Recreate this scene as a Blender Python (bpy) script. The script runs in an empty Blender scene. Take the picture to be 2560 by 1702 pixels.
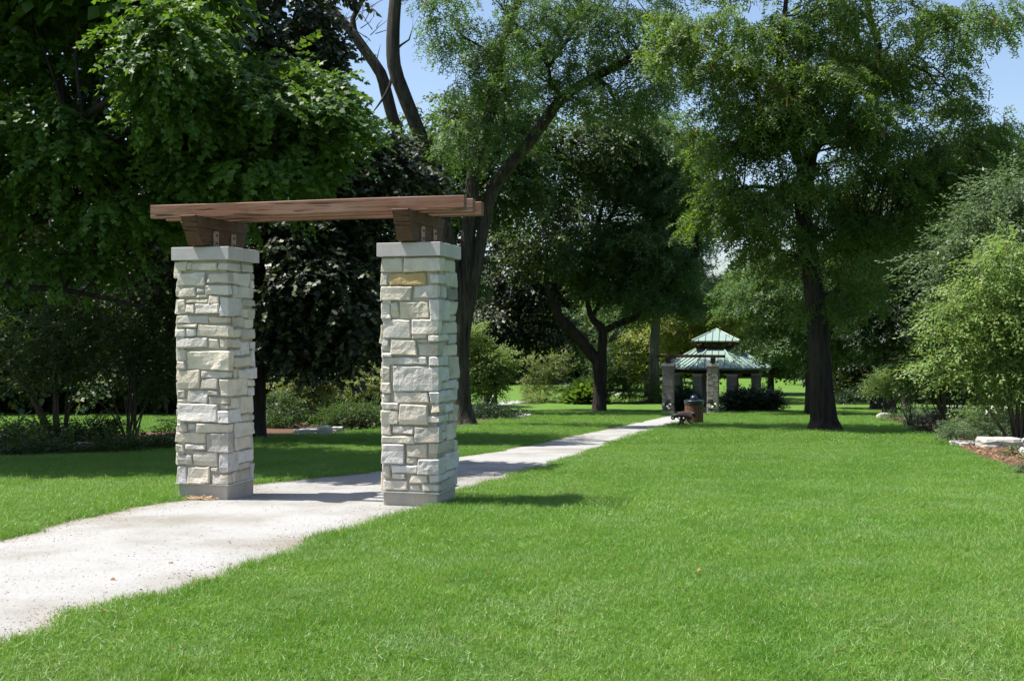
import bpy, math, random
import numpy as np
from mathutils import Vector, Matrix, noise as mnoise

# ------------------------------------------------------------------ camera, sky, sun, exposure
scene = bpy.context.scene
COL = scene.collection
CAM_H = 1.675                      # eye height above the lawn at the camera
PITCH = -0.0089
FPX = 2819.36                      # focal length in photograph pixels (2560 wide)
IMG_W, IMG_H = 2560.0, 1702.0

cam_data = bpy.data.cameras.new('camera')
cam_data.sensor_width = 36.0
cam_data.lens = 36.0 * FPX / IMG_W
cam_data.clip_start = 0.1
cam_data.clip_end = 2000.0
cam = bpy.data.objects.new('camera', cam_data)
COL.objects.link(cam)
cam.location = (0, 0, CAM_H)
cam.rotation_euler = (math.pi / 2 + PITCH, 0, 0)
scene.camera = cam

SUN_EL = math.radians(63)
SUN_AZ = (-math.cos(math.radians(2.5)), math.sin(math.radians(2.5)))     # horizontal direction towards the sun
world = bpy.data.worlds.new('World')
scene.world = world
world.use_nodes = True
wn = world.node_tree
bg = wn.nodes['Background']
sky = wn.nodes.new('ShaderNodeTexSky')
sky.sky_type = 'NISHITA'
sky.sun_disc = False
sky.sun_elevation = SUN_EL
sky.sun_rotation = math.atan2(SUN_AZ[0], SUN_AZ[1])
sky.altitude = 200
sky.air_density = 1.0
sky.dust_density = 2.0
sky.ozone_density = 1.6
wn.links.new(sky.outputs[0], bg.inputs[0])
bg.inputs[1].default_value = 0.105

sun_data = bpy.data.lights.new('sun', 'SUN')
sun_data.energy = 5.0
sun_data.angle = math.radians(0.53)
sun_data.color = (1.0, 0.965, 0.91)
sun = bpy.data.objects.new('sun', sun_data)
COL.objects.link(sun)
sdir = Vector((-SUN_AZ[0] * math.cos(SUN_EL), -SUN_AZ[1] * math.cos(SUN_EL), -math.sin(SUN_EL)))
sun.rotation_euler = sdir.to_track_quat('-Z', 'Y').to_euler()
sun.location = (-30, 10, 60)

scene.view_settings.view_transform = 'Standard'
scene.view_settings.look = 'None'
scene.view_settings.exposure = 0.97
scene.view_settings.gamma = 1.0
try:
    scene.view_settings.use_curve_mapping = False
except Exception:
    pass
scene.render.engine = 'CYCLES'
cy = scene.cycles
cy.use_denoising = True
cy.max_bounces = 6
cy.diffuse_bounces = 2
cy.glossy_bounces = 2
cy.transmission_bounces = 3
cy.transparent_max_bounces = 4
cy.use_adaptive_sampling = True
cy.adaptive_threshold = 0.01

# ------------------------------------------------------------------ helpers: rays and ground
DK = IMG_W / 2358.0                # the photograph was measured at 2358 px wide


def ground_z(y):
    y = np.asarray(y, float)
    z = np.where(y < 6, 0.0, 0.0)
    t = np.clip(y, 6, 14) - 6
    z = z - 0.0552 * t * t / 16.0
    z = z - 0.0552 * (np.clip(y, 14, 64) - 14)
    t = np.clip(y, 64, 84) - 64
    z = z - (0.0552 * t - (0.0552 - 0.010) * t * t / 40.0)
    z = z - 0.010 * (np.clip(y, 84, 400) - 84)
    return z


def gz(y):
    return float(ground_z(y))


def ray_src(x, y):
    a = (x - IMG_W / 2) / FPX
    b = (IMG_H / 2 - y) / FPX
    c, s = math.cos(PITCH), math.sin(PITCH)
    return np.array((a, c - b * s, b * c + s))


def px(xd, yd, D):
    """world point at distance D on the sight line through a measured point"""
    d = ray_src(xd * DK, yd * DK)
    t = D / d[1]
    return np.array((d[0] * t, D, CAM_H + d[2] * t))


def at(xd, yd):
    """world point on the ground under a measured point"""
    d = ray_src(xd * DK, yd * DK)
    lo, hi = 2.0, 350.0
    for _ in range(60):
        m = (lo + hi) / 2
        t = m / d[1]
        if CAM_H + d[2] * t > gz(m):
            lo = m
        else:
            hi = m
    t = lo / d[1]
    return np.array((d[0] * t, lo, gz(lo)))


# ------------------------------------------------------------------ helpers: meshes and objects
def new_mesh(name, V, F, mat=None, smooth=False):
    """V (n,3), F (m,k) polygons of k corners, or a list of index lists"""
    me = bpy.data.meshes.new(name)
    V = np.ascontiguousarray(V, dtype=np.float32)
    if isinstance(F, np.ndarray):
        m, k = F.shape
        loops = np.ascontiguousarray(F.reshape(-1), dtype=np.int32)
        starts = np.arange(0, m * k, k, dtype=np.int32)
        totals = np.full(m, k, dtype=np.int32)
    else:
        totals = np.array([len(f) for f in F], dtype=np.int32)
        starts = np.concatenate(([0], np.cumsum(totals)[:-1])).astype(np.int32)
        loops = np.array([i for f in F for i in f], dtype=np.int32)
        m = len(F)
    me.vertices.add(len(V))
    me.vertices.foreach_set('co', V.reshape(-1))
    me.loops.add(len(loops))
    me.loops.foreach_set('vertex_index', loops)
    me.polygons.add(m)
    me.polygons.foreach_set('loop_start', starts)
    me.polygons.foreach_set('loop_total', totals)
    me.polygons.foreach_set('use_smooth', np.full(m, bool(smooth)))
    me.update(calc_edges=True)
    if mat:
        me.materials.append(mat)
    return me


def obj(name, me, parent=None):
    o = bpy.data.objects.new(name, me)
    COL.objects.link(o)
    if parent is not None:
        o.parent = parent
    return o


def thing(name, label, cat, loc=(0, 0, 0), rotz=0.0, group=None):
    o = bpy.data.objects.new(name, None)
    COL.objects.link(o)
    o.empty_display_size = 0.2
    o.location = loc
    o.rotation_euler = (0, 0, rotz)
    tag(o, label, cat, group)
    return o


def tag(o, label, cat, group=None):
    o['label'] = label
    o['category'] = cat
    if group:
        o['group'] = group
    return o


def kind(o, k):
    o['kind'] = k
    return o


class MB:
    """collects polygons for one mesh"""

    def __init__(self):
        self.V = []
        self.F = []

    def add(self, V, F):
        b = len(self.V)
        self.V.extend([tuple(v) for v in V])
        self.F.extend([tuple(i + b for i in f) for f in F])
        return self

    def box(self, x0, x1, y0, y1, z0, z1, bev=0.0):
        if bev <= 0:
            V = [(x0, y0, z0), (x1, y0, z0), (x1, y1, z0), (x0, y1, z0),
                 (x0, y0, z1), (x1, y0, z1), (x1, y1, z1), (x0, y1, z1)]
            return self.add(V, BOXF)
        b = bev
        V = []
        for z, i in ((z0, b), (z0 + b, 0), (z1 - b, 0), (z1, b)):
            V += [(x0 + b, y0 + i, z), (x1 - b, y0 + i, z), (x1 - i, y0 + b, z), (x1 - i, y1 - b, z),
                  (x1 - b, y1 - i, z), (x0 + b, y1 - i, z), (x0 + i, y1 - b, z), (x0 + i, y0 + b, z)]
        F = [tuple(reversed(range(8))), tuple(range(24, 32))]
        for r in range(3):
            for k in range(8):
                F.append((r * 8 + k, r * 8 + (k + 1) % 8, r * 8 + 8 + (k + 1) % 8, r * 8 + 8 + k))
        return self.add(V, F)

    def prism(self, pts, axis_fn, a, b):
        """closed outline pts extruded between parameters a and b; axis_fn(p, t) -> xyz"""
        n = len(pts)
        V = [axis_fn(p, a) for p in pts] + [axis_fn(p, b) for p in pts]
        F = [tuple(range(n)), tuple(reversed(range(n, 2 * n)))]
        for i in range(n):
            j = (i + 1) % n
            F.append((i, i + n, j + n, j))
        return self.add(V, F)

    def lathe(self, prof, n=24, c=(0, 0, 0)):
        V = []
        for r, z in prof:
            for k in range(n):
                a = 2 * math.pi * k / n
                V.append((c[0] + r * math.cos(a), c[1] + r * math.sin(a), c[2] + z))
        F = []
        for i in range(len(prof) - 1):
            for k in range(n):
                F.append((i * n + k, i * n + (k + 1) % n, (i + 1) * n + (k + 1) % n, (i + 1) * n + k))
        F.append(tuple(reversed(range(n))))
        F.append(tuple(range((len(prof) - 1) * n, len(prof) * n)))
        return self.add(V, F)

    def tube(self, P, R, n=8):
        V, F = tube_arrays(np.array(P, float), np.array(R, float), n)
        return self.add(V, F.tolist())

    def build(self, name, mat, parent=None, smooth=False):
        return obj(name, new_mesh(name, np.array(self.V), self.F, mat, smooth), parent)


BOXF = [(0, 3, 2, 1), (4, 5, 6, 7), (0, 1, 5, 4), (1, 2, 6, 5), (2, 3, 7, 6), (3, 0, 4, 7)]


def smooth_path(P, R, step):
    """Catmull-Rom resampling of a polyline with radii"""
    P = np.array(P, float)
    R = np.array(R, float)
    Q, S = [], []
    n = len(P)
    for i in range(n - 1):
        p0 = P[max(i - 1, 0)]; p1 = P[i]; p2 = P[i + 1]; p3 = P[min(i + 2, n - 1)]
        m = max(1, int(round(np.linalg.norm(p2 - p1) / step)))
        for k in range(m):
            t = k / m
            Q.append(0.5 * ((2 * p1) + (p2 - p0) * t + (2 * p0 - 5 * p1 + 4 * p2 - p3) * t * t + (3 * p1 - p0 - 3 * p2 + p3) * t ** 3))
            S.append(R[i] * (1 - t) + R[i + 1] * t)
    Q.append(P[-1]); S.append(R[-1])
    return np.array(Q), np.array(S)


def tube_arrays(P, R, n, bark=0.0, seed=0):
    m = len(P)
    T = np.gradient(P, axis=0) if m > 1 else np.array([[0, 0, 1.0]])
    T /= np.linalg.norm(T, axis=1)[:, None] + 1e-9
    up = np.array((0.0, 1.0, 0.0)) if abs(T[0][1]) < 0.9 else np.array((1.0, 0, 0))
    N = np.zeros((m, 3))
    v = up - T[0] * np.dot(up, T[0])
    N[0] = v / np.linalg.norm(v)
    for i in range(1, m):
        v = N[i - 1] - T[i] * np.dot(N[i - 1], T[i])
        N[i] = v / (np.linalg.norm(v) + 1e-9)
    B = np.cross(T, N)
    a = np.arange(n) * 2 * math.pi / n
    rad = np.repeat(R[:, None], n, 1)
    if bark > 0:
        rs = np.random.RandomState(seed)
        ph = rs.rand(4) * 6.28
        zz = np.arange(m)[:, None]
        rad = rad * (1 + bark * (0.6 * np.sin(3 * a[None] + ph[0] + zz * 0.11) + 0.5 * np.sin(5 * a[None] + ph[1] - zz * 0.17)
                                 + 0.5 * np.sin(2 * a[None] + ph[2] + zz * 0.43) * np.sin(zz * 0.37 + ph[3]) + 0.35 * (rs.rand(m, n) - 0.5)))
    V = P[:, None, :] + rad[:, :, None] * (np.cos(a)[None, :, None] * N[:, None, :] + np.sin(a)[None, :, None] * B[:, None, :])
    V = V.reshape(-1, 3)
    i = np.arange(m - 1)[:, None] * n
    k = np.arange(n)[None]
    k2 = (k + 1) % n
    F = np.stack((i + k, i + k2, i + n + k2, i + n + k), -1).reshape(-1, 4)
    return V, F


# ------------------------------------------------------------------ materials
def mat_new(name):
    m = bpy.data.materials.new(name)
    m.use_nodes = True
    nt = m.node_tree
    nt.nodes.clear()
    out = nt.nodes.new('ShaderNodeOutputMaterial')
    return m, nt, out


def nd(nt, typ, **kw):
    n = nt.nodes.new(typ)
    for k, v in kw.items():
        if k.startswith('i_'):
            n.inputs[k[2:].replace('_', ' ')].default_value = v
        else:
            setattr(n, k, v)
    return n


def rgba(c):
    return (c[0], c[1], c[2], 1.0)


def ramp(nt, src, stops):
    r = nt.nodes.new('ShaderNodeValToRGB')
    e = r.color_ramp.elements
    while len(e) < len(stops):
        e.new(0.5)
    for i, (p, c) in enumerate(stops):
        e[i].position = p
        e[i].color = rgba(c) if not isinstance(c, (int, float)) else (c, c, c, 1)
    nt.links.new(src, r.inputs[0])
    return r.outputs[0]


def noise_tex(nt, scale, detail=4, rough=0.55, coord=None, stretch=None, dim='3D'):
    n = nt.nodes.new('ShaderNodeTexNoise')
    n.inputs['Scale'].default_value = scale
    n.inputs['Detail'].default_value = detail
    n.inputs['Roughness'].default_value = rough
    if coord is not None:
        if stretch:
            mp = nt.nodes.new('ShaderNodeMapping')
            mp.inputs['Scale'].default_value = stretch
            nt.links.new(coord, mp.inputs[0])
            coord = mp.outputs[0]
        nt.links.new(coord, n.inputs['Vector'])
    return n


def mix(nt, a, b, f, mode='MIX'):
    m = nt.nodes.new('ShaderNodeMix')
    m.data_type = 'RGBA'
    m.blend_type = mode
    for s, v in ((m.inputs['Factor'], f), (m.inputs['A'], a), (m.inputs['B'], b)):
        pass
    fi, ai, bi = m.inputs[0], m.inputs[6], m.inputs[7]
    for s, v in ((fi, f), (ai, a), (bi, b)):
        if hasattr(v, 'is_linked') or isinstance(v, bpy.types.NodeSocket):
            nt.links.new(v, s)
        elif isinstance(v, (int, float)):
            s.default_value = v if s is fi else (v, v, v, 1)
        else:
            s.default_value = rgba(v)
    return m.outputs[2]


def principled(nt, out, col, rough=0.6, spec=0.3, bump=None, bump_str=0.3, bump_dist=0.01, metal=0.0):
    p = nt.nodes.new('ShaderNodeBsdfPrincipled')
    if isinstance(col, bpy.types.NodeSocket):
        nt.links.new(col, p.inputs['Base Color'])
    else:
        p.inputs['Base Color'].default_value = rgba(col)
    p.inputs['Roughness'].default_value = rough
    p.inputs['Specular IOR Level'].default_value = spec
    p.inputs['Metallic'].default_value = metal
    if bump is not None:
        b = nt.nodes.new('ShaderNodeBump')
        b.inputs['Strength'].default_value = bump_str
        b.inputs['Distance'].default_value = bump_dist
        nt.links.new(bump, b.inputs['Height'])
        nt.links.new(b.outputs[0], p.inputs['Normal'])
    nt.links.new(p.outputs[0], out.inputs[0])
    return p


def leaf_mat(name, ca, cb, trans, tfac=0.35, rough=0.45, spec=0.35, cc=None, cfrac=0.0):
    m, nt, out = mat_new(name)
    g = nd(nt, 'ShaderNodeNewGeometry')
    c = mix(nt, ca, cb, g.outputs['Random Per Island'])
    tc = mix(nt, tuple(x * 0.75 for x in trans), tuple(min(1, x * 1.25) for x in trans), g.outputs['Random Per Island'])
    if cc is not None:
        # a share of turned leaves; on the purple maple, painted pale highlights
        mt = nd(nt, 'ShaderNodeMath', operation='MULTIPLY')
        nt.links.new(g.outputs['Random Per Island'], mt.inputs[0]); mt.inputs[1].default_value = 37.7
        fr = nd(nt, 'ShaderNodeMath', operation='FRACT'); nt.links.new(mt.outputs[0], fr.inputs[0])
        lt = nd(nt, 'ShaderNodeMath', operation='LESS_THAN'); nt.links.new(fr.outputs[0], lt.inputs[0]); lt.inputs[1].default_value = cfrac
        c = mix(nt, c, cc, lt.outputs[0])
    p = nt.nodes.new('ShaderNodeBsdfPrincipled')
    nt.links.new(c, p.inputs['Base Color'])
    p.inputs['Roughness'].default_value = rough
    p.inputs['Specular IOR Level'].default_value = spec
    t = nd(nt, 'ShaderNodeBsdfTranslucent')
    nt.links.new(tc, t.inputs[0])
    ms = nd(nt, 'ShaderNodeMixShader')
    ms.inputs[0].default_value = tfac
    nt.links.new(p.outputs[0], ms.inputs[1])
    nt.links.new(t.outputs[0], ms.inputs[2])
    nt.links.new(ms.outputs[0], out.inputs[0])
    return m


def bark_mat(name, dark, light, stretch=(8, 8, 0.9), scale=1.25):
    m, nt, out = mat_new(name)
    tc = nd(nt, 'ShaderNodeTexCoord')
    n1 = noise_tex(nt, scale, 6, 0.65, tc.outputs['Object'], stretch)
    n2 = noise_tex(nt, 0.9, 3, 0.5, tc.outputs['Object'])
    c = ramp(nt, n1.outputs[0], [(0.32, dark), (0.5, tuple((a + b) / 2 for a, b in zip(dark, light))), (0.68, light)])
    c = mix(nt, c, ramp(nt, n2.outputs[0], [(0.35, (0.7, 0.7, 0.72)), (0.7, (1.15, 1.12, 1.05))]), 0.6, 'MULTIPLY')
    principled(nt, out, c, 0.9, 0.15, n1.outputs[0], 1.0, 0.06)
    return m


def make_materials():
    M = {}
    # limestone rubble
    def stone(name, cols, gain=1.0):
        m, nt, out = mat_new(name)
        tc = nd(nt, 'ShaderNodeTexCoord')
        oi = nd(nt, 'ShaderNodeObjectInfo')
        geo = nd(nt, 'ShaderNodeNewGeometry')
        add = nd(nt, 'ShaderNodeVectorMath', operation='ADD')
        nt.links.new(tc.outputs['Object'], add.inputs[0])
        sc = nd(nt, 'ShaderNodeVectorMath', operation='SCALE')
        cmb = nd(nt, 'ShaderNodeCombineXYZ')
        nt.links.new(oi.outputs['Random'], cmb.inputs[0]); nt.links.new(oi.outputs['Random'], cmb.inputs[2])
        nt.links.new(cmb.outputs[0], sc.inputs[0]); sc.inputs['Scale'].default_value = 31.0
        nt.links.new(sc.outputs[0], add.inputs[1])
        base = ramp(nt, oi.outputs['Random'], cols)
        n1 = noise_tex(nt, 5.5, 6, 0.6, add.outputs[0])
        n2 = noise_tex(nt, 38, 5, 0.65, add.outputs[0])
        n3 = noise_tex(nt, 3.2, 4, 0.6, add.outputs[0], (1, 1, 2.2))
        c = mix(nt, base, ramp(nt, n1.outputs[0], [(0.3, (0.68, 0.67, 0.66)), (0.52, (1.0, 1.0, 1.0)), (0.75, (1.12, 1.06, 0.94))]), 0.75, 'MULTIPLY')
        c = mix(nt, c, (0.42, 0.29, 0.13), ramp(nt, n3.outputs[0], [(0.56, 0.0), (0.74, 0.45)]))
        c = mix(nt, c, ramp(nt, n2.outputs[0], [(0.25, (0.72, 0.70, 0.68)), (0.45, (1.0, 1.0, 1.0)), (0.8, (1.06, 1.06, 1.06))]), 0.6, 'MULTIPLY')
        b = nd(nt, 'ShaderNodeMath', operation='ADD')
        nt.links.new(n1.outputs[0], b.inputs[0]); nt.links.new(n2.outputs[0], b.inputs[1])
        principled(nt, out, c, 0.85, 0.2, b.outputs[0], 0.8, 0.014)
        return m
    M['stone'] = stone('limestone', [(0.0, (0.42, 0.39, 0.355)), (0.2, (0.58, 0.51, 0.405)), (0.38, (0.60, 0.565, 0.535)), (0.55, (0.48, 0.435, 0.37)), (0.72, (0.63, 0.565, 0.465)), (0.85, (0.52, 0.49, 0.465)), (1.0, (0.66, 0.625, 0.595))])
    M['stone_ochre'] = stone('ochre_limestone', [(0.0, (0.42, 0.30, 0.13)), (1.0, (0.46, 0.36, 0.20))])
    M['stone_grey'] = stone('weathered_shaded_limestone', [(0.0, (0.17, 0.16, 0.145)), (0.5, (0.22, 0.20, 0.165)), (1.0, (0.26, 0.245, 0.225))])  # darkened to paint in the shade on far gate and gazebo columns
    # mortar
    m, nt, out = mat_new('mortar')
    tc = nd(nt, 'ShaderNodeTexCoord')
    n1 = noise_tex(nt, 7, 5, 0.6, tc.outputs['Object']); n2 = noise_tex(nt, 90, 3, 0.6, tc.outputs['Object'])
    c = ramp(nt, n1.outputs[0], [(0.3, (0.36, 0.315, 0.245)), (0.7, (0.48, 0.43, 0.35))])
    principled(nt, out, c, 0.95, 0.1, n2.outputs[0], 0.6, 0.006)
    M['mortar'] = m
    # cast cap
    def concrete(name, a, b, sc=3.0, stain=None):
        m, nt, out = mat_new(name)
        tc = nd(nt, 'ShaderNodeTexCoord')
        n1 = noise_tex(nt, sc, 6, 0.6, tc.outputs['Object'], (1, 1, 0.6)); n2 = noise_tex(nt, 60, 4, 0.6, tc.outputs['Object'])
        n3 = noise_tex(nt, 6, 4, 0.7, tc.outputs['Object'], (1.6, 1.6, 0.35))
        c = ramp(nt, n1.outputs[0], [(0.3, a), (0.7, b)])
        c = mix(nt, c, ramp(nt, n2.outputs[0], [(0.3, (0.85, 0.85, 0.85)), (0.6, (1.02, 1.02, 1.02))]), 0.6, 'MULTIPLY')
        if stain:
            c = mix(nt, c, stain, ramp(nt, n3.outputs[0], [(0.56, 0.0), (0.74, 0.45)]))
        principled(nt, out, c, 0.85, 0.2, n2.outputs[0], 0.25, 0.004)
        return m
    M['cap'] = concrete('cut_limestone_cap', (0.415, 0.378, 0.37), (0.535, 0.488, 0.48), 3.0, (0.29, 0.28, 0.265))
    M['concrete'] = concrete('board_formed_concrete', (0.35, 0.312, 0.262), (0.47, 0.418, 0.350), 4.0, (0.46, 0.34, 0.23))
    M['slab'] = concrete('far_paving', (0.34, 0.34, 0.34), (0.42, 0.42, 0.42))
    # timbers, grain along local X
    def wood(name, a, b, grain=(1.2, 16, 16), rough=0.7, grey=(0.33, 0.27, 0.24)):
        m, nt, out = mat_new(name)
        tc = nd(nt, 'ShaderNodeTexCoord')
        n1 = noise_tex(nt, 2.6, 7, 0.7, tc.outputs['Object'], grain)
        n2 = noise_tex(nt, 1.3, 4, 0.6, tc.outputs['Object'], (1, 4, 4))
        n3 = noise_tex(nt, 1.7, 2, 0.5, tc.outputs['Object'], (0.9, 22, 22))
        c = ramp(nt, n1.outputs[0], [(0.30, a), (0.62, b)])
        c = mix(nt, c, grey, ramp(nt, n2.outputs[0], [(0.45, 0.0), (0.75, 0.55)]))
        c = mix(nt, c, tuple(x * 0.18 for x in a), ramp(nt, n3.outputs[0], [(0.345, 0.85), (0.385, 0.0)]))
        s = nd(nt, 'ShaderNodeMath', operation='ADD')
        nt.links.new(n1.outputs[0], s.inputs[0]); nt.links.new(n3.outputs[0], s.inputs[1])
        principled(nt, out, c, rough, 0.25, s.outputs[0], 0.5, 0.0022)
        return m
    M['beam'] = wood('cedar_beam', (0.115, 0.050, 0.030), (0.25, 0.122, 0.075), grey=(0.30, 0.21, 0.17))
    M['bracket'] = wood('dark_cedar', (0.060, 0.027, 0.017), (0.105, 0.050, 0.031), (16, 1.2, 16), grey=(0.13, 0.085, 0.055))
    M['plate'] = wood('pale_batten', (0.24, 0.165, 0.10), (0.34, 0.25, 0.16), (14, 14, 2), grey=(0.36, 0.29, 0.21))
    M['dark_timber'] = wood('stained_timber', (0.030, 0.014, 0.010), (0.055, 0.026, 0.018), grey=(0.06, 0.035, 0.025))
    M['slat'] = wood('bin_slat', (0.095, 0.048, 0.024), (0.15, 0.080, 0.042), (14, 14, 1.2), grey=(0.14, 0.085, 0.05))
    M['bench_slat'] = wood('bench_slat', (0.12, 0.07, 0.045), (0.20, 0.12, 0.085), grey=(0.24, 0.19, 0.16))

    def plain(name, col, rough=0.5, spec=0.4, metal=0.0):
        m, nt, out = mat_new(name)
        tc = nd(nt, 'ShaderNodeTexCoord')
        n1 = noise_tex(nt, 9, 4, 0.6, tc.outputs['Object'])
        c = mix(nt, col, ramp(nt, n1.outputs[0], [(0.3, (0.82, 0.82, 0.82)), (0.7, (1.08, 1.08, 1.08))]), 0.8, 'MULTIPLY')
        principled(nt, out, c, rough, spec, n1.outputs[0], 0.08, 0.003, metal)
        return m
    M['rust'] = plain('rusted_bolt', (0.12, 0.06, 0.03), 0.8)
    M['flashing'] = plain('zinc_flashing', (0.62, 0.66, 0.70), 0.35, 0.5, 0.6)
    M['iron'] = plain('painted_iron', (0.012, 0.012, 0.016), 0.4, 0.5)
    M['lid'] = plain('powder_coated_lid', (0.012, 0.018, 0.035), 0.3, 0.5)
    M['roof'] = plain('green_standing_seam', (0.215, 0.305, 0.265), 0.5, 0.35)
    M['seam'] = plain('green_seam', (0.10, 0.145, 0.125), 0.5, 0.5)
    M['ridge'] = plain('green_ridge_cap', (0.26, 0.35, 0.31), 0.5, 0.5)
    M['rafter'] = plain('rafter_end', (0.16, 0.05, 0.035), 0.7)
    M['white_petal'] = plain('white_petals', (0.78, 0.78, 0.66), 0.7)
    M['pod'] = plain('locust_pod', (0.13, 0.045, 0.025), 0.5)
    M['clay'] = plain('planter_wood', (0.34, 0.15, 0.085), 0.8)
    M['boulder'] = stone('boulder_stone', [(0.0, (0.36, 0.345, 0.31)), (0.5, (0.42, 0.40, 0.36)), (1.0, (0.47, 0.45, 0.42))])

    # lawn under the blades
    m, nt, out = mat_new('lawn')
    g = nd(nt, 'ShaderNodeNewGeometry')
    n1 = noise_tex(nt, 0.55, 5, 0.6, g.outputs['Position']); n2 = noise_tex(nt, 14, 4, 0.7, g.outputs['Position']); n3 = noise_tex(nt, 70, 3, 0.7, g.outputs['Position'], (1, 0.5, 1))
    c = ramp(nt, n1.outputs[0], [(0.3, (0.072, 0.148, 0.020)), (0.7, (0.105, 0.198, 0.034))])
    c = mix(nt, c, ramp(nt, n2.outputs[0], [(0.3, (0.75, 0.78, 0.7)), (0.7, (1.2, 1.15, 1.1))]), 0.8, 'MULTIPLY')
    c = mix(nt, c, ramp(nt, n3.outputs[0], [(0.3, (0.6, 0.62, 0.6)), (0.7, (1.3, 1.25, 1.2))]), 0.7, 'MULTIPLY')
    principled(nt, out, c, 0.8, 0.15, n3.outputs[0], 0.7, 0.03)
    M['lawn'] = m
    # grass blades
    m, nt, out = mat_new('grass_blade')
    g = nd(nt, 'ShaderNodeNewGeometry'); oi = nd(nt, 'ShaderNodeObjectInfo')
    n1 = noise_tex(nt, 0.5, 4, 0.6, g.outputs['Position']); n2 = noise_tex(nt, 2.6, 3, 0.6, g.outputs['Position'])
    c = mix(nt, (0.088, 0.200, 0.020), (0.155, 0.295, 0.042), g.outputs['Random Per Island'])
    c = mix(nt, c, ramp(nt, n1.outputs[0], [(0.35, (0.72, 0.86, 0.75)), (0.65, (1.22, 1.10, 1.25))]), 0.8, 'MULTIPLY')
    c = mix(nt, c, ramp(nt, n2.outputs[0], [(0.3, (0.70, 0.80, 0.75)), (0.7, (1.25, 1.14, 1.3))]), 0.8, 'MULTIPLY')
    n5 = noise_tex(nt, 1.15, 5, 0.65, g.outputs['Position'])
    c = mix(nt, c, (0.185, 0.290, 0.105), ramp(nt, n5.outputs[0], [(0.48, 0.0), (0.68, 0.75)]))
    c = mix(nt, c, (0.052, 0.165, 0.016), ramp(nt, n5.outputs[0], [(0.30, 0.6), (0.46, 0.0)]))
    dry = nd(nt, 'ShaderNodeMath', operation='GREATER_THAN'); dry.inputs[1].default_value = 0.972
    nt.links.new(oi.outputs['Random'], dry.inputs[0])
    c = mix(nt, c, (0.30, 0.26, 0.10), dry.outputs[0])
    p = nt.nodes.new('ShaderNodeBsdfPrincipled')
    nt.links.new(c, p.inputs['Base Color']); p.inputs['Roughness'].default_value = 0.45; p.inputs['Specular IOR Level'].default_value = 0.45
    t = nd(nt, 'ShaderNodeBsdfTranslucent'); t.inputs[0].default_value = (0.25, 0.44, 0.035, 1)
    ms = nd(nt, 'ShaderNodeMixShader'); ms.inputs[0].default_value = 0.32
    nt.links.new(p.outputs[0], ms.inputs[1]); nt.links.new(t.outputs[0], ms.inputs[2]); nt.links.new(ms.outputs[0], out.inputs[0])
    M['grass'] = m
    # crushed limestone path
    m, nt, out = mat_new('crushed_limestone')
    g = nd(nt, 'ShaderNodeNewGeometry')
    n1 = noise_tex(nt, 0.8, 5, 0.6, g.outputs['Position'], (1, 1, 1)); n2 = noise_tex(nt, 45, 4, 0.7, g.outputs['Position']); n3 = noise_tex(nt, 170, 2, 0.6, g.outputs['Position'])
    n4 = noise_tex(nt, 5, 4, 0.6, g.outputs['Position'])
    c = ramp(nt, n1.outputs[0], [(0.33, (0.235, 0.22, 0.19)), (0.55, (0.325, 0.32, 0.307)), (0.75, (0.345, 0.34, 0.33))])
    c = mix(nt, c, ramp(nt, n2.outputs[0], [(0.28, (0.70, 0.68, 0.66)), (0.45, (1, 1, 1)), (0.75, (1.1, 1.1, 1.1))]), 0.6, 'MULTIPLY')
    c = mix(nt, c, ramp(nt, n3.outputs[0], [(0.25, (0.75, 0.74, 0.72)), (0.5, (1, 1, 1))]), 0.5, 'MULTIPLY')
    ea = nd(nt, 'ShaderNodeAttribute', attribute_name='edge')
    em = nd(nt, 'ShaderNodeMath', operation='MULTIPLY'); nt.links.new(ea.outputs['Fac'], em.inputs[0]); nt.links.new(ramp(nt, n4.outputs[0], [(0.35, 0.25), (0.65, 1.0)]), em.inputs[1])
    c = mix(nt, c, (0.235, 0.185, 0.12), em.outputs[0])
    hs = nd(nt, 'ShaderNodeMath', operation='MULTIPLY_ADD'); nt.links.new(n4.outputs[0], hs.inputs[0]); hs.inputs[1].default_value = 2.5; nt.links.new(n2.outputs[0], hs.inputs[2])
    hs2 = nd(nt, 'ShaderNodeMath', operation='ADD'); nt.links.new(hs.outputs[0], hs2.inputs[0]); nt.links.new(n3.outputs[0], hs2.inputs[1])
    principled(nt, out, c, 0.95, 0.1, hs2.outputs[0], 0.6, 0.010)
    M['path'] = m
    # mulch
    m, nt, out = mat_new('bark_mulch')
    g = nd(nt, 'ShaderNodeNewGeometry')
    n1 = noise_tex(nt, 30, 5, 0.7, g.outputs['Position']); n2 = noise_tex(nt, 1.5, 3, 0.6, g.outputs['Position'])
    c = ramp(nt, n1.outputs[0], [(0.3, (0.05, 0.032, 0.022)), (0.6, (0.15, 0.095, 0.062)), (0.8, (0.27, 0.18, 0.12))])
    c = mix(nt, c, ramp(nt, n2.outputs[0], [(0.3, (0.8, 0.8, 0.8)), (0.7, (1.15, 1.1, 1.05))]), 0.8, 'MULTIPLY')
    principled(nt, out, c, 0.95, 0.1, n1.outputs[0], 1.0, 0.03)
    M['mulch'] = m
    M['mulch_chip'] = leaf_mat('mulch_chip', (0.14, 0.075, 0.04), (0.36, 0.22, 0.13), (0.1, 0.05, 0.02), 0.0, 0.9, 0.1)

    M['straw'] = leaf_mat('dry_straw', (0.36, 0.24, 0.13), (0.50, 0.36, 0.22), (0.2, 0.12, 0.05), 0.1, 0.9, 0.1)
    M['fallen'] = leaf_mat('fallen_leaf', (0.16, 0.075, 0.03), (0.30, 0.17, 0.07), (0.2, 0.1, 0.03), 0.15, 0.8, 0.15)
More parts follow.
